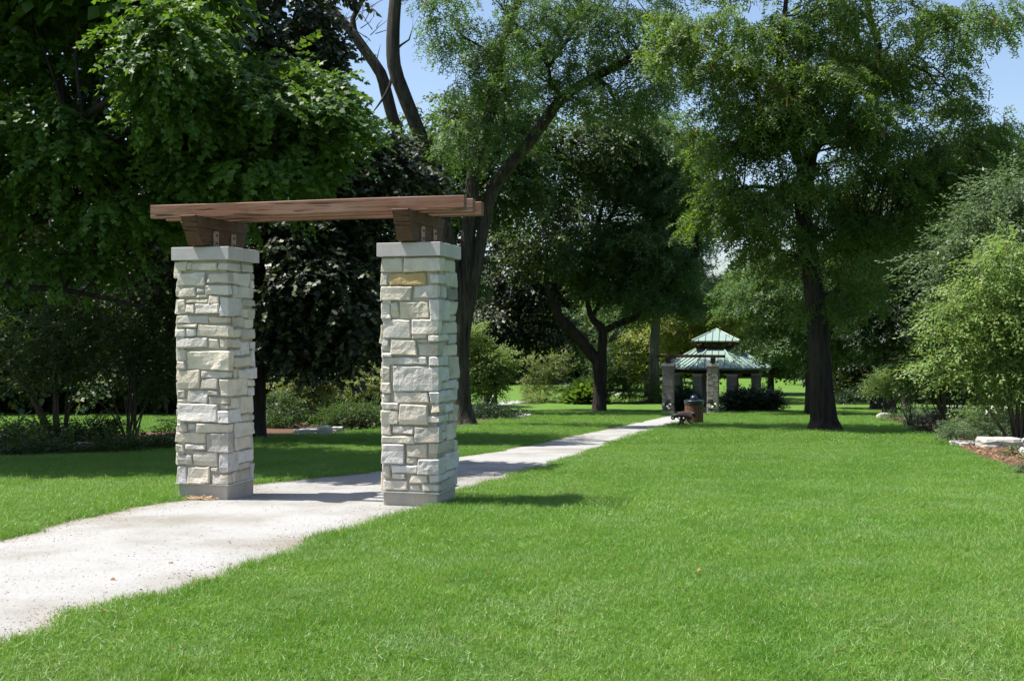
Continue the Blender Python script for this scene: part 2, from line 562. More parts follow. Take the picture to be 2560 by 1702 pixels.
    M['bark_dark'] = bark_mat('dark_locust_bark', (0.014, 0.012, 0.010), (0.060, 0.050, 0.043))
    M['bark_grey'] = bark_mat('grey_locust_bark', (0.018, 0.016, 0.013), (0.095, 0.082, 0.068))
    M['bark_purple'] = bark_mat('maple_bark', (0.018, 0.014, 0.013), (0.06, 0.048, 0.042))
    M['twig'] = bark_mat('shrub_stem', (0.06, 0.045, 0.032), (0.16, 0.13, 0.10))
    M['bark_pale'] = bark_mat('pale_grey_bark', (0.055, 0.052, 0.048), (0.185, 0.172, 0.155))
    M['leaf_maple'] = leaf_mat('green_maple_leaf', (0.023, 0.062, 0.010), (0.062, 0.122, 0.018), (0.16, 0.29, 0.020), 0.31, 0.5, 0.35)
    M['leaf_purple'] = leaf_mat('purple_maple_leaf', (0.013, 0.021, 0.011), (0.028, 0.040, 0.018), (0.045, 0.055, 0.010), 0.16, 0.48, 0.40, (0.105, 0.128, 0.055), 0.22)  # pale share of leaves paints sky highlights into the colour
    M['leaf_locust'] = leaf_mat('locust_leaflet', (0.044, 0.086, 0.030), (0.082, 0.138, 0.044), (0.14, 0.25, 0.035), 0.40, 0.5, 0.3)

    M['leaf_locust_yellow'] = leaf_mat('yellow_green_locust_leaflet', (0.044, 0.086, 0.019), (0.092, 0.150, 0.032), (0.17, 0.28, 0.026), 0.40, 0.5, 0.3)
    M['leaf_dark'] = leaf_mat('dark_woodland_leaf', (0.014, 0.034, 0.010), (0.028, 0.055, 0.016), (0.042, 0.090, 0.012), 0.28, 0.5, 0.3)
    M['leaf_yellow'] = leaf_mat('yellowing_maple_leaf', (0.10, 0.14, 0.018), (0.17, 0.20, 0.03), (0.30, 0.34, 0.03), 0.36, 0.55, 0.3, (0.24, 0.15, 0.03), 0.08)
    M['leaf_mixed'] = leaf_mat('turning_maple_leaf', (0.022, 0.056, 0.014), (0.048, 0.088, 0.020), (0.10, 0.17, 0.018), 0.34, 0.5, 0.35, (0.12, 0.095, 0.02), 0.08)
    M['leaf_light'] = leaf_mat('pale_shrub_leaf', (0.125, 0.195, 0.052), (0.190, 0.265, 0.078), (0.28, 0.42, 0.08), 0.36, 0.5, 0.35, (0.30, 0.17, 0.05), 0.02)
    M['leaf_greygreen'] = leaf_mat('grey_green_leaf', (0.078, 0.120, 0.056), (0.115, 0.165, 0.078), (0.15, 0.24, 0.07), 0.30, 0.5, 0.4)
    M['leaf_olive'] = leaf_mat('olive_shrub_leaf', (0.115, 0.145, 0.038), (0.170, 0.205, 0.056), (0.25, 0.31, 0.05), 0.3, 0.5, 0.35, (0.18, 0.10, 0.03), 0.06)
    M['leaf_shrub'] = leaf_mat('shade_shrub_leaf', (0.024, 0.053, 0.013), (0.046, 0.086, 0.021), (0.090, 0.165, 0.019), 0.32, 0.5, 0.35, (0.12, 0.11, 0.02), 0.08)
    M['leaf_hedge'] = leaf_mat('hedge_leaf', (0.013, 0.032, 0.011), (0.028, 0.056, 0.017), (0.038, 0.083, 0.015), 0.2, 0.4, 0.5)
    M['leaf_lime'] = leaf_mat('lime_leaf', (0.070, 0.125, 0.020), (0.110, 0.175, 0.032), (0.17, 0.28, 0.03), 0.34, 0.5, 0.3)
    return M


MAT = make_materials()

# ================================================================== THE SETTING
def strip(name, front, back, rows, lift, mat, hump=0.0):
    """ground-hugging sheet between two polylines with as many points each"""
    front = np.array(front, float); back = np.array(back, float)
    n = len(front)
    V = []
    for r in range(rows + 1):
        t = r / rows
        p = front * (1 - t) + back * t
        for q in p:
            V.append((q[0], q[1], gz(q[1]) + lift + hump * math.sin(math.pi * t)))
    F = [(r * n + k, r * n + k + 1, (r + 1) * n + k + 1, (r + 1) * n + k) for r in range(rows) for k in range(n - 1)]
    return kind(obj(name, new_mesh(name, np.array(V), F, mat)), 'structure')


def build_ground():
    ys = np.concatenate((np.arange(-30, 4, 4), np.arange(4, 16, 0.5), np.arange(16, 90, 2), np.arange(90, 201, 10), np.arange(240, 401, 40)))
    xs = np.concatenate((np.arange(-300, -60, 40), np.arange(-60, 61, 6), np.arange(100, 301, 40))).astype(float)
    X, Y = np.meshgrid(xs, ys)
    V = np.stack((X, Y, ground_z(Y)), -1).reshape(-1, 3)
    m, n = len(ys), len(xs)
    i = (np.arange(m - 1)[:, None] * n + np.arange(n - 1)[None]).reshape(-1)
    F = np.stack((i, i + 1, i + n + 1, i + n), -1)
    kind(obj('lawn', new_mesh('lawn', V, F, MAT['lawn'])), 'structure')


build_ground()

# --- the crushed stone path: both edges as x(y)
PL = np.array([at(*p)[:2] for p in [(0, 1242), (100, 1214), (260, 1181), (413, 1152), (590, 1117), (700, 1104), (880, 1084), (1060, 1053), (1200, 1029), (1300, 1007), (1400, 987), (1500, 966), (1545, 954)]])
PR = np.array([at(*p)[:2] for p in [(0, 1478), (150, 1417), (400, 1357), (600, 1287), (700, 1247), (880, 1196), (960, 1168), (1050, 1134), (1200, 1087), (1300, 1057), (1400, 1023), (1500, 992), (1570, 972), (1640, 950)]]) + np.array((0.11, 0.0))


def edge_x(E, y):
    y = np.asarray(y, float)
    x = np.interp(y, E[:, 1], E[:, 0])
    s0 = (E[2, 0] - E[0, 0]) / (E[2, 1] - E[0, 1])
    s1 = (E[-1, 0] - E[-3, 0]) / (E[-1, 1] - E[-3, 1])
    x = np.where(y < E[0, 1], E[0, 0] + s0 * (y - E[0, 1]), x)
    x = np.where(y > E[-1, 1], E[-1, 0] + s1 * (y - E[-1, 1]), x)
    return x


def wob(y, s):
    return 0.05 * np.sin(y * 2.1 + s) + 0.035 * np.sin(y * 5.3 + 2 * s) + 0.02 * np.sin(y * 13.7 + 3 * s)


def build_path():
    ys = np.concatenate((np.arange(1.0, 16, 0.08), np.arange(16, 62.5, 0.5)))
    xl = edge_x(PL, ys) + wob(ys, 0.7)
    xr = edge_x(PR, ys) + wob(ys, 3.1)
    nx = 14
    t = np.array([0, .03, .07, .14, .22, .32, .42, .5, .58, .68, .78, .86, .93, .97, 1.0])
    X = xl[:, None] * (1 - t) + xr[:, None] * t
    Y = np.repeat(ys[:, None], nx + 1, 1)
    Z = ground_z(Y) + 0.012 - 0.010 * (np.abs(t - 0.5) * 2) ** 6
    V = np.stack((X, Y, Z), -1).reshape(-1, 3)
    n = nx + 1
    i = (np.arange(len(ys) - 1)[:, None] * n + np.arange(nx)[None]).reshape(-1)
    F = np.stack((i, i + 1, i + n + 1, i + n), -1)
    me = new_mesh('path', V, F, MAT['path'])
    at_ = me.attributes.new('edge', 'FLOAT', 'POINT')
    at_.data.foreach_set('value', np.tile(np.clip((np.abs(t - 0.5) * 2 - 0.72) / 0.28, 0, 1) ** 2, len(ys)).astype(np.float32))
    kind(obj('path', me), 'structure')


build_path()


def ribbon(name, pts, w, lift, mat):
    P = np.array([at(*p)[:2] for p in pts])
    T = np.gradient(P, axis=0); T /= np.linalg.norm(T, axis=1)[:, None]
    N = np.stack((-T[:, 1], T[:, 0]), -1)
    return strip(name, P - N * w / 2, P + N * w / 2, 3, lift, mat)


ribbon('path', [(1040, 946), (1090, 938), (1150, 930), (1215, 923)], 1.8, 0.01, MAT['path'])
ribbon('path', [(1240, 872), (1290, 878), (1330, 886), (1370, 899), (1400, 909)], 3.0, 0.01, MAT['path'])
ribbon('path', [(1420, 861), (1530, 858), (1600, 860)], 2.5, 0.01, MAT['path'])
ribbon('path', [(2200, 935), (2255, 946), (2300, 962), (2345, 985)], 1.6, 0.01, MAT['path'])


def bed(front, back, rows=6, lift=0.02, hump=0.05):
    f = np.array([at(*p)[:2] for p in front]); b = np.array([at(*p)[:2] for p in back])
    k = np.linspace(0, 1, 24)
    def rs(P):
        s = np.linspace(0, 1, len(P))
        return np.stack((np.interp(k, s, P[:, 0]), np.interp(k, s, P[:, 1])), -1)
    return strip('mulch_bed', rs(f), rs(b), rows, lift, MAT['mulch'], hump)


bed([(2186, 1019), (2215, 1036), (2260, 1056), (2310, 1072), (2358, 1086), (2420, 1105)], [(2180, 1000), (2220, 1000), (2270, 1000), (2320, 1000), (2370, 1000), (2440, 1000)])
bed([(2026, 969), (2060, 976), (2100, 986), (2140, 1000), (2186, 1017)], [(2030, 960), (2080, 958), (2130, 958), (2180, 960), (2260, 968)])
bed([(-90, 1062), (0, 1052), (100, 1050), (200, 1043), (300, 1037), (400, 1032), (480, 1026), (560, 1016)], [(-90, 1010), (0, 1006), (100, 1004), (200, 1002), (300, 998), (400, 994), (480, 990), (560, 986)])
bed([(560, 1015), (620, 1011), (700, 1004), (780, 1000), (860, 993)], [(570, 986), (620, 980), (700, 974), (780, 968), (870, 962)])
bed([(1080, 972), (1120, 971), (1160, 968), (1218, 962)], [(1075, 955), (1120, 952), (1160, 950), (1210, 951)])


def mulch_ring(p, r):
    c = at(*p)
    a = np.linspace(0, 2 * math.pi, 25)
    inner = np.stack((c[0] + 0.05 * np.cos(a), c[1] + 0.05 * np.sin(a)), -1)
    outer = np.stack((c[0] + r * np.cos(a) * (1 + 0.12 * np.sin(3 * a)), c[1] + r * np.sin(a) * (1 + 0.1 * np.cos(2 * a))), -1)
    return strip('mulch_bed', outer, inner, 3, 0.015, MAT['mulch'])


mulch_ring((1068, 977), 1.25)
mulch_ring((1899, 992), 0.85)
mulch_ring((1509, 927), 1.4)
mulch_ring((2017, 941), 1.2)

# ================================================================== THE NEAR STONE GATE
G_O = np.array((-3.203, 12.2149)); G_YAW = 0.2641
G_S, G_WB, G_WC = 2.3342, 0.5786, 0.676
Z_BASE, Z_CB, Z_CT, Z_BB, Z_BT = 0.170, 2.5424, 2.6789, 2.9913, 3.1316
G_Z = CAM_H - 1.80
U_AX = np.array((math.cos(G_YAW), -math.sin(G_YAW))); V_AX = np.array((math.sin(G_YAW), math.cos(G_YAW)))
PW = G_WB / 2 + 0.018              # mean stone face from the pillar's axis


def face_uv(x, y, plane, val):
    """photograph pixel -> gate coordinates (u, v, z) on the plane u=val or v=val"""
    d = ray_src(x, y)
    du = d[0] * U_AX[0] + d[1] * U_AX[1]
    dv = d[0] * V_AX[0] + d[1] * V_AX[1]
    o = -G_O
    ou = o @ U_AX; ov = o @ V_AX
    t = (val - ou) / du if plane == 'u' else (val - ov) / dv
    return ou + du * t, ov + dv * t, CAM_H + d[2] * t - G_Z


def rough_stone(path_len_front, path_len_side, z0, z1, u0, v_front, u_side, seed, flat=False):
    """a rough faced block: front strip from u0 along the front face, then round the corner along the side.
    path_len_front may be 0 (side stone; then u0 is its v start) """
    rs = random.Random(seed)
    L = path_len_front + path_len_side
    H = z1 - z0

    def lines(a, step=0.05, e=0.011):
        n = max(1, int(round((a - 2 * e) / step)))
        return [0.0, e] + [e + (a - 2 * e) * k / n for k in range(1, n)] + [a - e, a]
    if path_len_front > 0 and path_len_side > 0:
        s = lines(path_len_front)[:-2] + [path_len_front] + [path_len_front + q for q in lines(path_len_side)[2:]]
    else:
        s = lines(L)
    zz = lines(H)
    ns, nz = len(s), len(zz)
    proud = rs.uniform(-0.005, 0.010) + (0.008 if H * L > 0.06 else 0)
    planes = []
    for _ in range(rs.choice((1, 2, 2, 3))):
        a = rs.uniform(0, 6.283)
        if rs.random() < 0.6:
            a = -math.pi / 2 + rs.uniform(-0.7, 0.7)
        planes.append((math.cos(a), math.sin(a), rs.uniform(0.05, 0.75), rs.uniform(0.06, 0.26) * rs.choice((1, 0.7, -0.9))))
    off = rs.uniform(0, 100)
    amp = rs.uniform(0.5, 1.3)
    jit = [[rs.uniform(-1, 1) for _ in range(2)] for _ in range(4)]
    V = []
    for j, z in enumerate(zz):
        for i, q in enumerate(s):
            ed = min(q, L - q, z, H - z)
            x = (q / L * 2 - 1); y = (z / H * 2 - 1)
            h = proud
            for (ca, sa, o, sl) in planes:
                t = x * ca * (L / 2) + y * sa * (H / 2) - o * 0.5 * min(L, H)
                if t > 0:
                    h += t * sl
            h = max(-0.012, min(0.030, h))
            h += 0.007 * amp * mnoise.noise(Vector((q * 9 + off, z * 9, off))) + 0.0045 * amp * mnoise.noise(Vector((q * 26 + off, z * 26, off + 7)))
            h -= 0.012 if ed <= 1e-6 else 0.0
            # uneven outline
            fx = 0.5 * (1 + x); fy = 0.5 * (1 + y)
            dx = ((jit[0][0] * (1 - fx) + jit[1][0] * fx) * (1 - fy) + (jit[2][0] * (1 - fx) + jit[3][0] * fx) * fy) * min(0.012, 0.06 * H + 0.004)
            dz = ((jit[0][1] * (1 - fx) + jit[1][1] * fx) * (1 - fy) + (jit[2][1] * (1 - fx) + jit[3][1] * fx) * fy) * min(0.012, 0.06 * H + 0.004)
            if ed <= 0.012:
                dx += 0.009 * mnoise.noise(Vector((q * 14, z * 14, off + 20)))
                dz += 0.009 * mnoise.noise(Vector((q * 14, z * 14, off + 40)))
            if path_len_front > 0 and path_len_side > 0 and 0.01 < q < L - 0.01 and abs(q - path_len_front) < 0.08:
                dx = 0
            if path_len_front > 0:
                if q < path_len_front - 1e-9:
                    u = u0 + q + dx; v = v_front - h; w = 'f'
                elif q > path_len_front + 1e-9:
                    u = u_side + h; v = v_front + (q - path_len_front) + dx; w = 's'
                else:
                    u = u_side + h - 0.004 if path_len_side > 0 else u0 + q + dx; v = v_front - h + (0.004 if path_len_side > 0 else 0); w = 'c' if path_len_side > 0 else 'f'
            else:
                u = u_side + h; v = u0 + q + dx; w = 's'
            V.append((u, v, z0 + z + dz, w))
    F = []
    for j in range(nz - 1):
        for i in range(ns - 1):
            a = j * ns + i
            F.append((a, a + 1, a + ns + 1, a + ns))
    ring = [i for i in range(ns)] + [j * ns + ns - 1 for j in range(1, nz)] + [(nz - 1) * ns + i for i in range(ns - 2, -1, -1)] + [j * ns for j in range(nz - 2, 0, -1)]
    dep = 0.085
    base = len(V)
    W = [(u, v, z) for (u, v, z, w) in V]
    for r in ring:
        u, v, z, w = V[r]
        if w in 'fc':
            v = v + dep
        if w in 'sc':
            u = u - dep
        zc = (z0 + z1) / 2
        W.append((u, v, z + (zc - z) * 0.04))
    n = len(ring)
    for k in range(n):
        a, b = ring[k], ring[(k + 1) % n]
        F.append((b, a, base + k, base + (k + 1) % n))
    return W, F


# stones of the two visible faces, measured on the photograph: F front, C corner (front and side), S side
ZA, ZB, ZC, ZD = (430, 630, 4.9), (430, 930, 4.9), (940, 620, 4.9), (940, 930, 4.482)
STONES_1 = [
    (ZA, 'F62,125,180,235 F182,130,240,225 F242,130,550,218 C565,130,845,222 S850,150,998,245 F62,255,400,425 C435,255,740,385 S752,265,942,418 S948,265,1010,345 S965,350,1008,438 '
         'F62,440,282,558 F300,445,392,498 C400,405,712,520 S735,430,1003,560 F288,528,430,570 F450,535,570,635 C595,545,855,785 S870,578,1003,662 S865,690,935,805 S940,700,1018,812 '
         'F60,580,155,755 F172,578,440,625 F162,642,272,748 F285,645,575,765 F50,772,448,872 C450,795,735,878 S748,800,885,920 S892,820,1003,932 F50,890,300,932 F50,945,158,1035 F175,948,298,1036 '
         'C305,900,728,1038 S748,938,842,1040 S850,945,1015,1062 F52,1058,425,1170 F438,1058,565,1175 C578,1058,820,1170 S845,1090,958,1270 S962,1090,1018,1185 F62,1192,160,1325 C165,1200,726,1438 '
         'S728,1192,842,1270 S738,1290,962,1405 S970,1195,1012,1405 F65,1340,162,1435 F62,1455,335,1675 C355,1455,740,1535 S752,1420,812,1545 S820,1425,1018,1548'),
    (ZB, 'F352,82,555,208 C585,85,920,290 S925,85,1015,170 S925,190,1003,278 F62,222,155,312 F60,335,160,368 F180,225,435,370 F440,230,568,290 C445,308,725,388 S738,305,838,445 S850,295,1012,505 '
         'F70,380,560,612 C582,405,735,450 C575,465,850,630 S852,520,950,600 S958,520,1003,588 F62,628,168,725 F182,628,298,705 C308,632,748,735 S755,615,1000,780 F45,745,400,865 C418,748,740,975 '
         'S755,795,958,955 S962,790,1000,930 F50,885,145,975 F158,885,410,950 F55,1000,240,1140 F250,968,560,1155 C568,990,820,1225 S822,945,1012,1105 S825,1115,950,1182 S962,1115,1012,1308 '
         'F65,1155,180,1358 F190,1165,455,1360 F468,1170,560,1222 C478,1240,735,1372 S742,1230,782,1340 S785,1190,955,1345')]
STONES_2 = [
    (ZC, 'F55,125,330,300 C350,120,805,282 S810,140,975,290 F52,320,150,455 O175,315,612,445 C665,308,862,440 S868,300,993,485 F45,472,430,648 C450,462,795,618 S800,468,868,618 G878,495,993,638 '
         'F55,672,175,870 F185,672,272,858 F280,655,642,858 C655,645,882,892 S892,655,995,820 S888,835,985,905 F70,875,420,1105 C445,875,802,1050 S825,915,985,1048 F445,1058,622,1100 C640,1062,878,1145 '
         'S888,1055,988,1165 F65,1115,150,1268 F170,1122,488,1312 F498,1112,625,1150 C515,1165,815,1310 S820,1195,995,1315 F72,1290,190,1330 F80,1340,622,1425 C650,1330,885,1440 S892,1340,1000,1592 '
         'F65,1455,175,1620 C205,1458,800,1745 S805,1450,892,1620'),
    (ZD, 'F62,112,165,235 F60,258,152,330 S748,98,875,198 S880,95,915,195 F195,225,588,335 C602,222,912,342 F60,345,250,410 F55,422,248,590 F268,355,580,588 C622,362,770,462 C590,485,825,572 S780,355,860,440 '
         'S868,365,915,550 S828,468,862,545 F65,608,165,700 F185,612,425,688 C445,605,735,788 S738,580,788,655 S738,668,795,765 S800,570,912,755 F65,718,425,802 F75,818,320,1028 F345,802,568,950 '
         'C580,805,870,922 S875,765,918,880 F340,958,455,1035 C468,970,760,1138 S770,895,925,1090 F68,1038,160,1170 F170,1045,460,1130 F180,1135,320,1195 F378,1155,572,1248 C598,1150,868,1232 '
         'S872,1078,912,1262 F85,1205,348,1322 F378,1260,495,1330 C528,1262,730,1335 S738,1195,868,1320')]


def stone_specs(groups, uc, seed0):
    out = []
    k = 0
    for (ox, oy, sc), txt in groups:
        for w in txt.split():
            typ = w[0]
            x0, y0, x1, y1 = [float(q) for q in w[1:].split(',')]
            X0, Y0, X1, Y1 = ox + x0 / sc, oy + y0 / sc, ox + x1 / sc, oy + y1 / sc
            k += 1
            us = uc + PW; vf = -PW
            if typ in 'FO':
                a = face_uv(X0, (Y0 + Y1) / 2, 'v', vf); b = face_uv(X1, (Y0 + Y1) / 2, 'v', vf)
                zt = face_uv((X0 + X1) / 2, Y0, 'v', vf)[2]; zb = face_uv((X0 + X1) / 2, Y1, 'v', vf)[2]
                u1 = min(b[0], us - 0.012)
                out.append((typ, u1 - a[0], 0.0, zb, zt, a[0], vf, us, seed0 + k))
            elif typ in 'SG':
                a = face_uv(X0, (Y0 + Y1) / 2, 'u', us); b = face_uv(X1, (Y0 + Y1) / 2, 'u', us)
                zt = face_uv((X0 + X1) / 2, Y0, 'u', us)[2]; zb = face_uv((X0 + X1) / 2, Y1, 'u', us)[2]
                v0 = max(a[1], vf + 0.012)
                out.append((typ, 0.0, max(0.03, min(b[1], PW + 0.02) - v0), zb, zt, v0, vf, us, seed0 + k))
            else:
                a = face_uv(X0, (Y0 + Y1) / 2, 'v', vf); b = face_uv(X1, (Y0 + Y1) / 2, 'u', us)
                zt = face_uv(X0 + 8, Y0, 'v', vf)[2]; zb = face_uv(X0 + 8, Y1, 'v', vf)[2]
                lf = us - a[0]; ls = min(b[1], PW) - vf
                if ls < 0.05:
                    ls = 0.0
                    out.append(('F', lf, ls, zb, zt, a[0], vf, us, seed0 + k))
                else:
                    out.append(('C', lf, ls, zb, zt, a[0], vf, us, seed0 + k))
    return out


def fit_z(specs):
    return [s[:3] + (max(Z_BASE + 0.008, s[3]), min(Z_CB - 0.006, s[4])) + s[5:] for s in specs]


def add_stones(pillar, uc, specs, seed):
    for s in specs:
        typ, lf, ls, z0, z1, a, vf, us, sd = s
        if z1 - z0 < 0.015 or lf + ls < 0.02:
            continue
        W, F = rough_stone(lf, ls, z0, z1, a, vf, us, sd)
        m = MAT['stone_ochre'] if typ == 'O' else MAT['stone_grey'] if typ == 'G' else MAT['stone']
        o = obj('stone', new_mesh('stone', np.array(W) - np.array((uc, 0, 0)), F, m), pillar)
        if typ == 'O':
            o['label'] = 'ochre stained stone'
        if typ == 'G':
            o['label'] = 'dark weathered stone'
    # the two faces turned away
    rs = random.Random(seed)
    for face in (0, 1):
        z = Z_BASE + 0.01
        while z < Z_CB - 0.05:
            h = min(rs.uniform(0.13, 0.22), Z_CB - 0.006 - z)
            if Z_CB - z - h < 0.07:
                h = Z_CB - 0.006 - z
            s = -PW + (0.10 if face == 1 else 0.10)
            end = PW if face == 0 else PW - 0.10
            while s < end - 0.05:
                w = rs.uniform(0.16, 0.36)
                if end - s - w < 0.12:
                    w = end - s
                W, F = rough_stone(w - 0.014, 0.0, z, z + h - 0.014, s, -PW, PW, rs.randint(0, 10 ** 6))
                W = np.array(W)
                if face == 0:      # left face: rotate the front frame by -90 degrees
                    W = np.stack((W[:, 1], -W[:, 0], W[:, 2]), -1)
                else:              # back face
                    W = np.stack((-W[:, 0], -W[:, 1], W[:, 2]), -1)
                obj('stone', new_mesh('stone', W, F, MAT['stone']), pillar)
                s += w
            z += h


def gate_top(root, uc, far=False):
    br = bpy.data.objects.new('bracket', None); COL.objects.link(br); br.parent = root; br.location = (uc, 0, 0)
    z0, z1 = Z_CT + 0.014, Z_BB
    zm = z0 + (z1 - z0) * 0.60
    ht, hb = 0.575, 0.43
    def half(z):
        return hb + (ht - hb) * (z - z0) / (z1 - z0)
    for (a, b) in ((z0, zm - 0.002), (zm + 0.002, z1)):
        m = MB()
        e = 0.006
        pts = [(-half(a) + e, a), (-half(a), a + e), (-half(b), b - e), (-half(b) + e, b), (half(b) - e, b), (half(b), b - e), (half(a), a + e), (half(a) - e, a)]
        m.prism(pts, lambda p, t: (t, p[0], p[1]), -0.084, 0.084)
        m.build('timber', MAT['bracket'] if not far else MAT['dark_timber'], br)
    if not far:
        MB().box(-0.10, 0.10, -0.30, 0.30, Z_CT, z0 + 0.001).build('shim', MAT['iron'], br)
        for sx in (-1, 1):
            for v in (-0.165, 0.205):
                x0, x1 = (0.086, 0.102) if sx > 0 else (-0.102, -0.086)
                MB().box(x0, x1, v - 0.05, v + 0.05, Z_CT + 0.002, zm - 0.02, 0.003).build('plate', MAT['plate'], br)
                for zb in (Z_CT + 0.05, Z_CT + 0.13):
                    b = MB()
                    b.tube([(sx * 0.100, v, zb), (sx * 0.112, v, zb)], [0.014, 0.012], 8)
                    b.add([(sx * 0.113 , v + 0.012 * math.cos(k * 0.785), zb + 0.012 * math.sin(k * 0.785)) for k in range(8)], [tuple(range(8))])
                    b.build('bolt', MAT['rust'], br)


def gate_beams(root, far=False):
    for k in range(3):
        v0 = -0.355 + 0.2957 * k
        m = MB()
        n = 14
        x0, x1 = -0.5768, 2.9213
        rs = random.Random(40 + k)
        # a long timber with eased arrises and slight crook
        prof = [(0.006, 0), (0.094, 0), (0.1, 0.006), (0.1, Z_BT - Z_BB - 0.006), (0.094, Z_BT - Z_BB), (0.006, Z_BT - Z_BB), (0, Z_BT - Z_BB - 0.006), (0, 0.006)]
        V = []
        ph = rs.uniform(0, 6)
        for i in range(n + 1):
            t = i / n
            dy = 0.004 * math.sin(t * 5 + ph); dz = 0.003 * math.sin(t * 7 + ph)
            for (a, b) in prof:
                V.append((x0 + (x1 - x0) * t, v0 + a + dy, Z_BB + 0.001 * k + b + (dz if 0 < i < n else 0)))
        F = [(i * 8 + j, i * 8 + (j + 1) % 8, i * 8 + 8 + (j + 1) % 8, i * 8 + 8 + j) for i in range(n) for j in range(8)]
        F += [tuple(reversed(range(8))), tuple(range(n * 8, n * 8 + 8))]
        m.add(V, F).build('beam', MAT['beam'] if not far else MAT['dark_timber'], root)


gate = thing('stone_gateway', 'large pale limestone gateway of two pillars under cedar beams, straddling the path up close', 'gateway',
             (G_O[0], G_O[1], G_Z), -G_YAW)
for i, groups in enumerate((STONES_1, STONES_2)):
    uc = i * G_S
    pil = MB().box(-G_WB / 2 + 0.008, G_WB / 2 - 0.008, -G_WB / 2 + 0.008, G_WB / 2 - 0.008, Z_BASE - 0.02, Z_CB + 0.01).build('pillar', MAT['mortar'], gate)
    pil.location = (uc, 0, 0)
    c = MB().box(-G_WB / 2, G_WB / 2, -G_WB / 2, G_WB / 2, -0.15, Z_BASE, 0.008).build('base', MAT['concrete'], pil)
    fl = MB().box(-G_WB / 2 - 0.03, G_WB / 2 + 0.03, -G_WB / 2 - 0.03, G_WB / 2 + 0.03, Z_BASE + 0.001, Z_BASE + 0.008).build('flashing', MAT['flashing'], pil)
    h = G_WC / 2
    MB().box(-h, h, -h, 0.001, Z_CB, Z_CT, 0.004).build('cap_slab', MAT['cap'], pil)
    MB().box(-h, h, 0.005, h + 0.004, Z_CB, Z_CT, 0.004).build('cap_slab', MAT['cap'], pil)
    add_stones(pil, uc, fit_z(stone_specs(groups, uc, 1000 * (i + 1))), 77 + i)
    gate_top(gate, uc)
gate_beams(gate)


# ================================================================== FAR GATE, GAZEBO, FURNITURE
def rubble(name, parent, w, z0, z1, seed, mat, c=(0, 0), rot=0.0, cell=1.0):
    """small coursed stones on the four faces of a square shaft, one joined part"""
    rs = random.Random(seed)
    m = MB()
    h = w / 2
    for f in range(4):
        z = z0
        while z < z1 - 0.03:
            ch = min(rs.uniform(0.09, 0.20) * cell, z1 - z)
            s = -h
            while s < h - 0.02:
                cw = min(rs.uniform(0.14, 0.40) * cell, h - s)
                if h - s - cw < 0.07:
                    cw = h - s
                p = rs.uniform(0.0, 0.03)
                g = 0.007
                q = [(s + g, z + g), (s + cw - g, z + g), (s + cw - g, z + ch - g), (s + g, z + ch - g)]
                q = [(a + rs.uniform(-.006, .006), b + rs.uniform(-.006, .006)) for a, b in q]
                V = [(a, -h + 0.02, b) for a, b in q] + [(a + (0.012 if k in (0, 3) else -0.012), -h - p, b + (0.012 if k < 2 else -0.012)) for k, (a, b) in enumerate(q)]
                cs, sn = [(1, 0), (0, 1), (-1, 0), (0, -1)][f]
                V = [(x * cs - y * sn, x * sn + y * cs, zz) for x, y, zz in V]
                if rot:
                    cr, sr = math.cos(rot), math.sin(rot)
                    V = [(x * cr - y * sr, x * sr + y * cr, zz) for x, y, zz in V]
                V = [(x + c[0], y + c[1], zz) for x, y, zz in V]
                m.add(V, [(4, 5, 6, 7), (0, 1, 5, 4), (1, 2, 6, 5), (2, 3, 7, 6), (3, 0, 4, 7)])
                s += cw
            z += ch
    o = m.build(name, mat, parent)
    o['kind'] = 'stuff'
    return o


G2 = at(1540, 951)
G2D = 59.5
g2x = (1671 - 1280) / FPX * G2D
g2 = thing('stone_gateway', 'smaller-looking distant twin stone gateway with dark beams in front of the gazebo', 'gateway', (g2x, G2D, gz(G2D)), -G_YAW)
for i in range(2):
    pil = MB().box(-0.27, 0.27, -0.27, 0.27, -0.3, Z_CB + 0.01).build('pillar', MAT['mortar'], g2)
    pil.location = (i * G_S, 0, 0)
    MB().box(-0.29, 0.29, -0.29, 0.29, -0.35, Z_BASE).build('base', MAT['concrete'], pil)
    MB().box(-0.338, 0.338, -0.338, 0.338, Z_CB, Z_CT, 0.004).build('cap_slab', MAT['cap'], pil)
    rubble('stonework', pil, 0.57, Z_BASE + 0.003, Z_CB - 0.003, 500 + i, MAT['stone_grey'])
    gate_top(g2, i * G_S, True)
gate_beams(g2, True)


